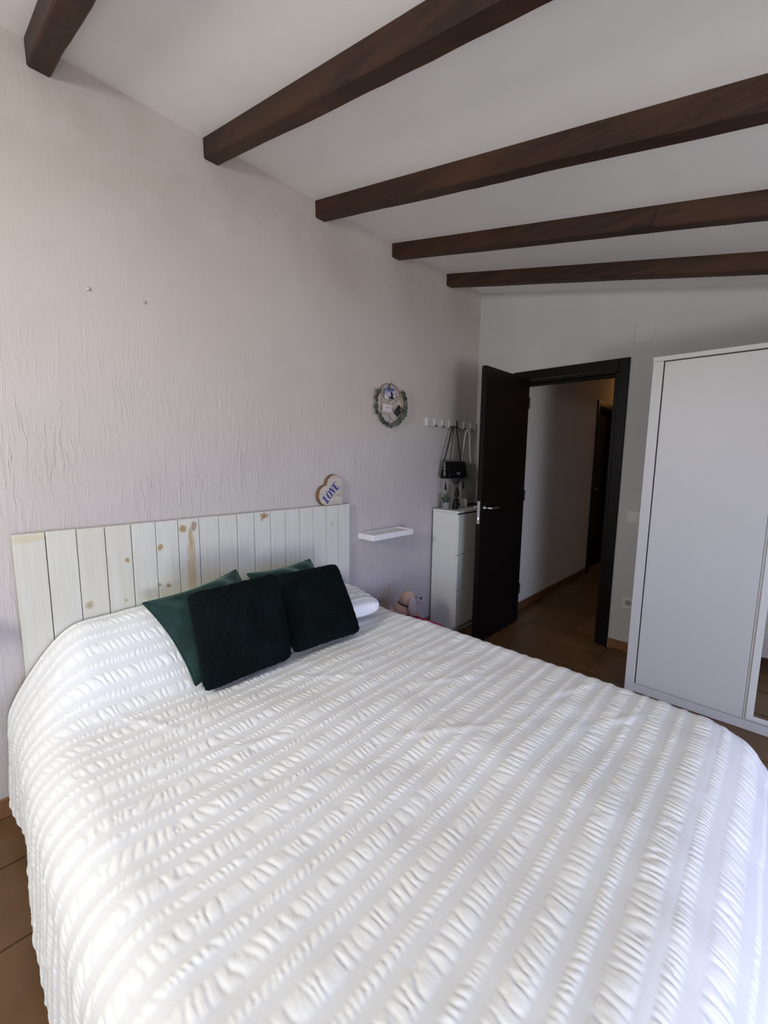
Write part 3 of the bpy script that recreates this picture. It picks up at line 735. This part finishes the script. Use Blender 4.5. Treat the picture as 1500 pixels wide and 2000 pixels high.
def add_leaf(ang, out_rot, rad, sc=1.0):
    o = bpy.data.objects.new('leaf', leaf_me); COL.objects.link(o); o.parent = wre
    dirv = ang+out_rot
    zax = Vector((random.uniform(.05, .40), math.cos(dirv), math.sin(dirv))).normalized(); xax = Vector((1, 0, 0)); yax = zax.cross(xax).normalized(); xax = yax.cross(zax)
    Rm = Matrix((xax, yax, zax)).transposed().to_4x4()
    Rm = Rm @ Matrix.Rotation(random.uniform(-.6, .6), 4, 'Z')
    Rm.translation = Vector((.004+random.uniform(0, .006), rad*math.cos(ang), rad*math.sin(ang)))
    o.matrix_local = Rm @ Matrix.Diagonal((1, sc, sc, 1))
for i in range(19):
    ang = math.radians(150+i*6.6); side = 1 if i % 2 else -1
    add_leaf(ang, (-1.0 if side > 0 else .95)+random.uniform(-.3, .3)-(.35 if i < 6 else 0), WR+random.uniform(-.004, .004), random.uniform(.82, 1.15))
for i in range(20):
    ang = math.radians(38-i*5.6); side = 1 if i % 2 else -1
    add_leaf(ang, (1.0 if side > 0 else -.95)+random.uniform(-.3, .3), WR+random.uniform(-.004, .004), random.uniform(.82, 1.15))
for rot_ in (.5, 2.0, 3.2): add_leaf(math.radians(96), rot_, .108, .6)
bm = bmesh.new(); tube(bm, [wp(WR*math.cos(a), WR*math.sin(a), .004) for a in np.linspace(math.radians(148), math.radians(272), 20)], .0016, 6); bm_obj('stem', bm, M_STEM, wre, True)
bm = bmesh.new(); tube(bm, [wp(WR*math.cos(a), WR*math.sin(a), .004) for a in np.linspace(math.radians(40), math.radians(-70), 20)], .0016, 6); bm_obj('stem', bm, M_STEM, wre, True)
M_STRIP = new_mat('clear_adhesive_strip', (.56, .52, .47), .4)
bm = bmesh.new(); box(bm, -.0155, -.0135, -.010, .012, .131, .160, .0005); box(bm, -.0135, -.002, -.003, .003, .138, .150, .001); bm_obj('wall_hook', bm, M_STRIP, wre)
bm = bmesh.new(); tube(bm, [wp(.014, .128), wp(.018, .150), wp(.010, .168), wp(.000, .150), wp(.004, .132)], .0011, 5); bm_obj('hanging_loop', bm, M_GOLD, wre)
bm = bmesh.new(); prism(bm, [(-.013, -.195), (.008, -.190), (.018, -.145), (-.001, -.142)], lambda u_, v_, d_: (-.012+d_, u_, v_), .0006); bm_obj('paper_tag', bm, new_mat('translucent_tag', (.62, .57, .54), .5), wre)

def card(name, label, cat, cy, cz, w, h, rot, mat, dx):
    o = thing(name, label, cat, (WC.x+dx, cy, cz)); o.rotation_euler = (rot, 0, 0)
    bm = bmesh.new(); box(bm, 0, .0008, -w/2, w/2, -h/2, h/2); bm_obj('card_sheet', bm, mat, o); return o
m = new_mat('photo_print', (.5, .55, .8), .35); t = NT(m); oc = t.obj(); xyz = t.sep(oc); y, z = xyz['Y'], xyz['Z']
cl = t.noise(t.scale(oc, (1, 30, 45)), 1.0, 3)
sky = t.mix(t.rng(z, -.022, .022), (.62, .60, .62), (.13, .15, .42)); sky = t.mix(t.rng(cl, .5, .65), sky, (.62, .60, .66)); t.color(sky); M_PHOTO = m
c1 = card('photo_print', 'small photo print of a dark figure against blue sky, atop the wire hoop', 'photo', -1.168, 1.832, .112, .076, 0, M_PHOTO, .006)
bm = bmesh.new(); prism(bm, [(-.004, -.036), (.044, -.036), (.048, -.030), (.030, -.022), (.026, .000), (.020, .013), (.010, .014), (.006, .004), (.010, -.012), (.002, -.026)], lambda u_, v_, d_: (.001+d_, u_, v_), .0003); bm_obj('printed_figure', bm, new_mat('print_dark', (.012, .008, .012), .4), c1)
bm = bmesh.new(); prism(bm, [(-.016, -.036), (.000, -.034), (-.001, -.018), (-.008, -.013), (-.014, -.022)], lambda u_, v_, d_: (.001+d_, u_, v_), .0003); bm_obj('printed_figure', bm, new_mat('print_red', (.22, .07, .05), .4), c1)
c2 = card('greeting_card', 'white card with a faint grey line of print, left centre of the wire hoop', 'card', -1.196, 1.732, .094, .052, math.radians(-3), new_mat('white_card', (.66, .61, .62), .6), .006)
bm = bmesh.new()
for i, (u0, u1) in enumerate(((-.018, -.008), (-.006, .002), (.004, .016), (.018, .027))): box(bm, .0009, .0012, u0, u1, .001, .006)
bm_obj('printed_line', bm, new_mat('print_grey', (.30, .28, .32), .6), c2)
c3 = card('black_card', 'black card with a white mark, tilted at the lower right of the wire hoop', 'card', -1.082, 1.722, .046, .074, math.radians(-36), new_mat('black_card_stock', (.012, .012, .014), .45), .008)
bm = bmesh.new(); prism(bm, [(.004, .014), (.016, .017), (.012, .031)], lambda u_, v_, d_: (.0009+d_, u_, v_), .0003); bm_obj('white_mark', bm, M_PLASTIC, c3)
bm = bmesh.new(); tube(bm, [(.0012, -.010, -.004), (.0012, -.004, -.012), (.0012, -.004, -.028)], .0008, 5); bm_obj('white_line', bm, M_PLASTIC, c3)

# ------------------------------------------------------------------ coat rail with hooks
rail = thing('coat_rack', 'white wall rail with a row of fold-down coat hooks above the narrow cabinet', 'coat rack', (0, -.72, 1.672))
M_RACK = new_mat('rack_white', (.58, .55, .54), .4)
boxo('rail_board', (.0015, .018, -.030, .690, -.034, .034), M_RACK, rail, .002)
boxo('end_cap', (.0185, .026, -.030, .006, -.034, .034), M_RACK, rail, .002)
for k, yy in enumerate((.070, .170, .270, .378, .485, .590)):
    hk = boxo('hook', (.0185, .028, yy-.0045, yy+.0045, -.026, .033), M_BLACK if k == 3 else M_RACK, rail, .002)  # fourth hook coloured black to imitate shading on it
    bm = bmesh.new(); tube(bm, [(.0285, yy, -.022), (.040, yy, -.029), (.046, yy, -.030), (.0475, yy, -.030)], [.004, .0045, .0065, .003], 10); bm_obj('hook_tip', bm, M_BLACK, hk, True)

# ------------------------------------------------------------------ black handbag
bag = thing('handbag', 'black flap handbag with chain strap and silver wing emblem, hanging from the rail', 'handbag', (.078, -.445, 1.232))
M_LEATHER = new_mat('black_leather', (.004, .004, .0045), .68, spec=.2); t = NT(M_LEATHER); t.bump(t.noise(t.obj(), 140, 3), .25, .002)
bm = bmesh.new(); n = 18; rings = []
for i in range(n+1):
    yy = -.145+.29*i/n; e_ = max(0, abs(yy)/.145); d_ = .040*(1-.25*e_**4); 
    pr = [(-d_, .004), (-d_*.95, .05), (-d_*.45, .120), (-.006, .130), (.006, .130), (d_*.55, .122), (d_*.97, .05), (d_, .004), (d_*.8, 0), (-d_*.8, 0)]
    sc_ = 1-.07*e_**6
    rings.append([bm.verts.new((p[0], yy*(1-.10*(p[1]/.13)), p[1]*sc_)) for p in pr])
for a, b in zip(rings, rings[1:]):
    for q in range(10): bm.faces.new((a[q], a[(q+1) % 10], b[(q+1) % 10], b[q]))
bm.faces.new(list(reversed(rings[0]))); bm.faces.new(rings[-1]); bm_obj('bag_body', bm, M_LEATHER, bag, False)
bm = bmesh.new(); rows = []
for (x_, z_) in ((-.010, .1305), (.008, .1345), (.026, .126), (.0415, .055), (.0450, .022), (.0450, .014)):
    rows.append([bm.verts.new((x_, (-.134+.268*k/10)*(1.0-.09*(z_/.13)), z_-(.006 if k in (0, 10) and z_ < .03 else 0))) for k in range(11)])
for a, b in zip(rows, rows[1:]):
    for k in range(10): bm.faces.new((a[k], a[k+1], b[k+1], b[k]))
fl = bm_obj('flap', bm, M_LEATHER, bag, True); sm = fl.modifiers.new('s', 'SOLIDIFY'); sm.thickness = .003; sm.offset = 1
bm = bmesh.new()
for sg in (-1, 1):
    pl = [(sg*.002, .004), (sg*.024, .014), (sg*.021, .008), (sg*.019, .006), (sg*.014, .001), (sg*.008, -.002), (sg*.0005, -.006)]
    if sg < 0: pl = pl[::-1]
    prism(bm, pl, lambda u_, v_, d_: (.0468+d_, u_-.002, v_+.036), .0016)
bm_obj('wing_emblem', bm, new_mat('silver_emblem', (.78, .77, .75), .4, .3), bag)
def chain(p, q, sag, name, mat, ln=.022, parent=None, lr=.0026):
    bm = bmesh.new(); p, q = Vector(p), Vector(q); L = (q-p).length; k = max(3, int(L/(ln*.72))); pts = []
    for i in range(k+1):
        f_ = i/k; pts.append(p.lerp(q, f_)+Vector((0, 0, -sag*4*f_*(1-f_))))
    for i in range(k):
        c = (pts[i]+pts[i+1])/2; d_ = (pts[i+1]-pts[i]).normalized(); ref = Vector((1, 0, 0)); s1 = d_.cross(ref).normalized(); s2 = d_.cross(s1)
        side = s1 if i % 2 else s2; lo = []
        for a in np.linspace(0, 2*PI, 11)[:-1]: lo.append(c+d_*(ln*.5*math.cos(a))+side*(.0072*math.sin(a)))
        tube(bm, lo, lr, 5, True)
    return bm_obj(name, bm, mat, parent, True)
M_CHAIN = new_mat('dark_chain', (.03, .029, .028), .35, .8)
top = Vector((-.018, .012, .415))
chain((-.012, -.132, .118), top+Vector((0, -.022, 0)), 0, 'chain_strap', M_CHAIN, parent=bag)
bm = bmesh.new(); tube(bm, [top+Vector((0, .03, -.005)), (-.015, .127, .12)], .0045, 6); tube(bm, [top+Vector((0, -.005, 0)), (-.02, -.035, .13)], .0028, 6)
tube(bm, [top+Vector((0, -.026, -.003)), top+Vector((0, -.006, .004)), top+Vector((0, .016, .004)), top+Vector((0, .032, -.006))], .004, 6); bm_obj('leather_strap', bm, M_LEATHER, bag, True)
chain((.012, -.152, .128), (.014, -.148, .02), 0, 'hanging_chain', M_STEEL, parent=bag, lr=.0014)
for sy in (-.138, .118):
    bm = bmesh.new(); lathe(bm, [(.0012, 0), (.0012, -.034), (.005, -.036), (.0055, -.05), (.0085, -.088), (.007, -.089)], 10, (.02, sy, -.001)); bm_obj('tassel', bm, M_LEATHER, bag, True)
bm = bmesh.new(); tube(bm, [(.02, -.06+.13*i/12, -.001-.046*math.sin(PI*i/12)) for i in range(13)], .003, 6); bm_obj('wrist_loop', bm, M_LEATHER, bag, True)

# ------------------------------------------------------------------ pale tote bag on the last hook
tote = thing('tote_bag', 'pale fabric tote bag hanging by its straps beside the black handbag', 'bag', (.045, -.190, 1.03))
M_TOTE = new_mat('pale_canvas', (.78, .77, .73), .9)
def strap(bm, pts, wv, th=.002):
    rows = []
    for i, p in enumerate(pts): 
        p = Vector(p); rows.append([bm.verts.new(p+Vector((-th, -wv/2, 0))), bm.verts.new(p+Vector((-th, wv/2, 0))), bm.verts.new(p+Vector((th, wv/2, 0))), bm.verts.new(p+Vector((th, -wv/2, 0)))])
    for a, b in zip(rows, rows[1:]):
        for k in range(4): bm.faces.new((a[k], a[(k+1) % 4], b[(k+1) % 4], b[k]))
    bm.faces.new(rows[0]); bm.faces.new(list(reversed(rows[-1])))
bm = bmesh.new(); strap(bm, [(0, -.085, .33), (0, -.080, .37), (0, -.070, .43), (0, -.060, .50), (0, -.048, .56), (0, -.034, .60), (0, -.018, .612)], .027); bm_obj('strap', bm, M_TOTE, tote, True)
bm = bmesh.new(); strap(bm, [(0.003, .052, .30), (0.003, .040, .37), (0.003, .030, .43), (0.003, .022, .50), (0.003, .016, .56), (0.003, .004, .60), (.003, -.012, .609)], .027); bm_obj('strap', bm, M_TOTE, tote, True)
bm = bmesh.new(); rings = []
for (z_, hw, hd) in ((.0, .085, .008), (.02, .092, .014), (.15, .095, .017), (.28, .092, .010), (.335, .090, .004)):
    rings.append([bm.verts.new((hd*math.copysign(abs(math.cos(a))**.7, math.cos(a)), -.015+hw*math.copysign(abs(math.sin(a))**.5, math.sin(a)), z_)) for a in np.linspace(0, 2*PI, 25)[:-1]])
for a, b in zip(rings, rings[1:]):
    for k in range(24): bm.faces.new((a[k], a[(k+1) % 24], b[(k+1) % 24], b[k]))
bm.faces.new(list(reversed(rings[0]))); bm.faces.new(rings[-1]); bm_obj('bag_body', bm, new_mat('grey_canvas', (.30, .295, .28), .9), tote, True)

# ------------------------------------------------------------------ narrow shoe cabinet
cab = thing('shoe_cabinet', 'tall narrow white shoe cabinet with tip-out fronts, between wall and open door', 'cabinet', (.020, -.635, 0))
CW, CD, CZ = .60, .246, .988
boxo('side_panel', (0, CD-.018, 0, .016, 0.0, CZ-.017), M_LAM2, cab, .001)
boxo('side_panel', (0, CD-.018, CW-.016, CW, 0.0, CZ-.017), M_LAM2, cab, .001)
boxo('top_panel', (-.002, CD+.001, -.001, CW+.001, CZ-.016, CZ), M_LAM2, cab, .0015)
boxo('carcass_back', (.001, CD-.022, .0165, CW-.0165, .05, CZ-.018), M_GAP, cab)
for (z0, z1) in ((.055, .345), (.349, .640), (.644, .960)):
    f_ = boxo('flap_door', (CD-.017, CD, 0, CW, z0, z1), M_LAM2, cab, .0015)
boxo('plinth', (CD-.030, CD-.020, .017, CW-.017, 0.001, .05), M_LAM2, cab)
topz = CZ
# plant
pl = thing('potted_plant', 'small green artificial plant in a pale metal pot on the narrow cabinet', 'plant', (.100, -.575, topz+.0005))
m = new_mat('galvanised_pot', (.52, .53, .55), .45, .35); t = NT(m); t.color(t.mix(t.noise(t.obj(), 12, 3), (.22, .225, .24), (.40, .41, .43)))
bm = bmesh.new(); lathe(bm, [(.026, 0), (.028, .002), (.034, .048), (.0365, .050), (.0365, .053), (.033, .053), (.031, .046), (.004, .044)], 24); bm_obj('pot', bm, m, pl, True)
bm = bmesh.new(); lathe(bm, [(.030, .0445), (.030, .048), (.010, .050)], 16); bm_obj('soil', bm, new_mat('soil', (.02, .015, .01), .95), pl)
M_PLANT = new_mat('plant_green', (.045, .085, .035), .6); t = NT(M_PLANT); t.color(t.mix(t.rand(), (.028, .060, .026), (.085, .135, .060)))
bm = bmesh.new(); v_ = [bm.verts.new(p) for p in ((-.001, 0, 0), (.001, 0, 0), (.0042, .001, .012), (0, .002, .024), (-.0042, .001, .012))]; bm.faces.new(v_); blade_me = bpy.data.meshes.new('leaf'); bm.to_mesh(blade_me); bm.free(); blade_me.materials.append(M_PLANT)
random.seed(21)
for st in range(9):
    az = 2*PI*st/9+random.uniform(-.3, .3); lean = random.uniform(.15, .75) if st else .05; L = random.uniform(.05, .082) if st not in (3,) else .105
    if st == 3: lean = .12
    dv = Vector((math.sin(lean)*math.cos(az), math.sin(lean)*math.sin(az), math.cos(lean))); p0 = Vector((.010*math.cos(az), .010*math.sin(az), .048))
    bm = bmesh.new(); tube(bm, [p0+dv*L*k/4+Vector((0, 0, -.014*lean*(k/4)**2)) for k in range(5)], .0011, 5); so = bm_obj('stem', bm, M_PLANT, pl)
    for q in range(9):
        f_ = .15+.85*q/8; p = p0+dv*L*f_+Vector((0, 0, -.014*lean*f_*f_)); az2 = q*2.4+az
        zz = (dv*.7+Vector((math.cos(az2), math.sin(az2), .2))*.8).normalized(); xx = zz.cross(Vector((0, 0, 1)))
        xx = xx.normalized() if xx.length > 1e-4 else Vector((1, 0, 0)); yy = zz.cross(xx)
        o = bpy.data.objects.new('leaf', blade_me); COL.objects.link(o); o.parent = so
        R_ = Matrix((xx, yy, zz)).transposed().to_4x4(); R_.translation = p; o.matrix_local = R_ @ Matrix.Diagonal((1.1, 1.1, random.uniform(.7, 1.0), 1))
# black bottle with leaf-shaped stopper
bt = thing('black_bottle', 'tall tapering black bottle with a pointed curved stopper on the narrow cabinet', 'bottle', (.150, -.512, topz+.0005))
def oval_loft(bm, secs, n=18):
    rings = []
    for (cx, cy, z_, rx, ry) in secs: rings.append([bm.verts.new((cx+rx*math.cos(2*PI*k/n), cy+ry*math.sin(2*PI*k/n), z_)) for k in range(n)])
    for a, b in zip(rings, rings[1:]):
        for k in range(n): bm.faces.new((a[k], a[(k+1) % n], b[(k+1) % n], b[k]))
    bm.faces.new(list(reversed(rings[0]))); bm.faces.new(rings[-1])
bm = bmesh.new(); oval_loft(bm, [(0, -.002, 0, .024, .027), (0, -.002, .004, .026, .029), (0, .002, .035, .023, .024), (0, .006, .070, .018, .019), (0, .008, .088, .015, .016)]); bm_obj('bottle_body', bm, M_BLACK, bt, True)
bm = bmesh.new(); oval_loft(bm, [(0, .008, .0885, .0125, .013), (0, .008, .094, .0125, .013)]); bm_obj('neck_ring', bm, M_STEEL, bt, True)
bm = bmesh.new(); oval_loft(bm, [(0, .009, .0945, .014, .016), (0, .014, .112, .017, .020), (0, .017, .130, .016, .019), (0, .014, .150, .012, .014), (0, .011, .168, .007, .008), (0, .010, .178, .002, .002)]); bm_obj('stopper', bm, M_BLACK, bt, True)
# perfume bottle
pb = thing('perfume_bottle', 'stubby clear glass bottle of pale liquid with a rosy cap on the cabinet', 'bottle', (.115, -.335, topz+.0005))
m = new_mat('pale_glass', (.72, .70, .62), .12); m.node_tree.nodes['Principled BSDF'].inputs['Transmission Weight'].default_value = .35
bm = bmesh.new(); lathe(bm, [(.026, 0), (.030, .004), (.030, .055), (.024, .068), (.012, .074)], 20); bm_obj('bottle_body', bm, m, pb, True)
bm = bmesh.new(); lathe(bm, [(.012, .0745), (.0125, .078), (.0125, .098), (.010, .100)], 16); bm_obj('cap', bm, new_mat('rosy_cap', (.40, .22, .21), .35), pb, True)
# dark tray at the back of the cabinet
tr = thing('small_tray', 'thin dark tray lying at the back of the narrow cabinet by the door', 'tray', (.085, -.170, topz+.0005))
bm = bmesh.new(); box(bm, -.055, .055, -.11, .11, 0, .004, .001); bm_obj('tray_base', bm, M_BLACKMATT, tr)
bm = bmesh.new()
for b in ((-.055, -.051, -.11, .11, .0042, .010), (.051, .055, -.11, .11, .0042, .010), (-.051, .051, -.11, -.106, .0042, .010), (-.051, .051, .106, .11, .0042, .010)): box(bm, *b)
bm_obj('tray_rim', bm, M_BLACKMATT, tr)

# ------------------------------------------------------------------ plush dog on a magenta box
pouf = thing('storage_box', 'magenta storage box on the floor beside the bed, only its top edge showing', 'box', (.33, -1.300, 0))
M_PINK = new_mat('magenta_fabric', (.42, .012, .13), .8)
boxo('box_body', (-.20, .20, -.10, .10, .001, .285), M_PINK, pouf, .008, 2)
boxo('lid', (-.205, .205, -.105, .105, .286, .325), M_PINK, pouf, .008, 2)
dog = thing('plush_dog', 'tan plush dog with floppy grey ears and dark collar, sitting beside the bed', 'soft toy', (.275, -1.235, .326), math.radians(58))
def plush(name, a, b):
    m = new_mat(name, a, .95, sheen=.3); t = NT(m); o_ = t.obj(); t.color(t.mix(t.noise(o_, 30, 3), a, b)); t.bump(t.noise(o_, 220, 3), .5, .003); return m
M_TAN = plush('tan_plush', (.42, .28, .20), (.54, .37, .27)); M_GREY = plush('grey_plush', (.33, .28, .29), (.42, .37, .37))
M_NOSE = new_mat('black_nose', (.010, .008, .009), .3); M_COLLAR = new_mat('brown_collar', (.035, .018, .016), .6)
# local frame: +X is where the dog looks
bm = bmesh.new(); ellipsoid(bm, (-.035, 0, .048), (.060, .050, .050), 24, 16); bm_obj('body', bm, M_TAN, dog, True)
for sx, sy in ((.012, .032), (.012, -.032)):
    bm = bmesh.new(); ellipsoid(bm, (sx+.022, sy, .018), (.040, .017, .017), 16, 10); bm_obj('leg', bm, M_TAN, dog, True)
bm = bmesh.new(); ellipsoid(bm, (0, 0, .112), (.058, .056, .056), 28, 18)
head = bm_obj('head', bm, M_TAN, dog, True)
bm = bmesh.new(); ellipsoid(bm, (.058, 0, .098), (.034, .030, .027), 20, 14); bm_obj('muzzle', bm, M_GREY, head, True)
bm = bmesh.new(); ellipsoid(bm, (.090, 0, .110), (.012, .014, .010), 14, 10); bm_obj('nose', bm, M_NOSE, head, True)
for sg in (-1, 1):
    bm = bmesh.new(); ellipsoid(bm, (.048, sg*.026, .132), (.005, .006, .006), 12, 8); bm_obj('eye', bm, M_NOSE, head, True)
    bm = bmesh.new(); q = ellipsoid(bm, (0, 0, 0), (.036, .011, .060), 20, 14)
    for v in q:
        f_ = (v.co.z+.06)/.12; v.co.x *= (1.05-.35*f_); v.co.y += sg*.012*(1-f_)
        v.co += Vector((.012, sg*.060, .090))
    bm_obj('ear', bm, M_GREY, head, True)
bm = bmesh.new(); tube(bm, [(-.012+.052*math.cos(a), .047*math.sin(a), .074-.018*math.cos(a)) for a in np.linspace(0, 2*PI, 29)[:-1]], .0055, 8, True); bm_obj('collar', bm, M_COLLAR, dog, True)
bm = bmesh.new(); tube(bm, [(-.09, 0, .03), (-.115, .01, .045), (-.122, .015, .07)], [.012, .010, .006], 10); bm_obj('tail', bm, M_TAN, dog, True)

# ------------------------------------------------------------------ sockets, switch, cover plate
def switch(name, loc, rotz, label, cat):
    o = thing(name, label, cat, loc, rotz); return o
sw = switch('light_switch', (1.305, 0, .995), 0, 'white light switch on the wall between the door and the wardrobe', 'switch')
boxo('switch_plate', (-.042, .042, -.009, -.0005, -.042, .042), M_PLASTIC, sw, .003, 2); boxo('rocker', (-.028, .028, -.013, -.0092, -.028, .028), M_PLASTIC, sw, .002, 2)
def outlet(loc, rz, label):
    o = thing('power_outlet', label, 'outlet', loc, rz)
    boxo('outlet_plate', (-.041, .041, -.009, -.0005, -.041, .041), M_PLASTIC, o, .003, 2)
    bm = bmesh.new(); lathe(bm, [(.022, -.0105), (.022, -.0092)], 24, axis='Y'); bm_obj('socket_well', bm, new_mat('socket_grey', (.30, .29, .28), .5), o)
    for sx in (-.0095, .0095):
        bm = bmesh.new(); lathe(bm, [(.0028, -.0125), (.0028, -.0106)], 10, (sx, 0, 0), 'Y'); bm_obj('pin_hole', bm, M_BLACKMATT, o)
outlet((1.322, 0, .370), 0, 'white wall socket low down beside the left edge of the wardrobe')
gp = thing('grey_plug', 'small grey electric plug on the textured wall just above the bedspread edge', 'plug', (0, -1.235, .366))
bm = bmesh.new(); lathe(bm, [(.016, .0005), (.0175, .004), (.0165, .022), (.010, .028)], 16, axis='X'); bm_obj('plug_body', bm, new_mat('grey_plastic', (.30, .28, .28), .5), gp, True)
bm = bmesh.new(); tube(bm, [(.016, 0, -.0165), (.017, .002, -.05), (.014, .004, -.12), (.012, .004, -.25), (.014, .01, -.362)], .003, 6); bm_obj('cord', bm, M_PLASTIC, gp, True)
cv = thing('cover_plate', 'faint square cover plate painted over, high on the wall above the door', 'cover plate', (1.275, 0, 2.242))
boxo('plate', (-.058, .058, -.004, -.0005, -.058, .058), M_WALL2, cv, .002, 2)

# ------------------------------------------------------------------ wardrobe
WX, WY, WZ = 1.462, -.568, 1.961
war = thing('wardrobe', 'large white wardrobe with plain doors around a mirror door, right of the doorway', 'wardrobe', (WX, WY, 0))
WW, WD = 1.58, .552; dw = .495
boxo('side_panel', (0, .050, 0, WD, 0, WZ-.0255), M_LAM, war, .0015)
boxo('side_panel', (WW-.050, WW, 0, WD, 0, WZ-.0255), M_LAM, war, .0015)
boxo('top_panel', (-.002, WW+.002, -.003, WD, WZ-.025, WZ), M_LAM, war, .0015)
boxo('plinth', (.0505, WW-.0505, .004, .022, 0.001, .052), M_LAM, war, .001)
boxo('carcass', (.0505, WW-.0505, .026, WD-.002, .054, WZ-.026), M_GAP, war)
def wdoor(x0, x1, nm):
    return boxo(nm, (x0, x1, .003, .021, .055, WZ-.031), M_LAM, war, .0015)
wdoor(.056, .5492, 'door')
md = wdoor(.5505, 1.029, 'mirror_door'); wdoor(1.032, WW-.056, 'door')
fx0, fx1, fz0, fz1 = .562, 1.018, .066, WZ-.042
bm = bmesh.new()
for b in ((fx0, fx0+.030, -.004, .0025, fz0, fz1), (fx1-.030, fx1, -.004, .0025, fz0, fz1), (fx0+.030, fx1-.030, -.004, .0025, fz1-.030, fz1), (fx0+.030, fx1-.030, -.004, .0025, fz0, fz0+.022)): box(bm, *b, .0012)
bm_obj('mirror_frame', bm, new_mat('mirror_frame_white', (.60, .60, .58), .45), md)
boxo('mirror_glass', (fx0+.0305, fx1-.0305, -.0005, .0025, fz0+.0225, fz1-.0305), M_MIRROR, md)
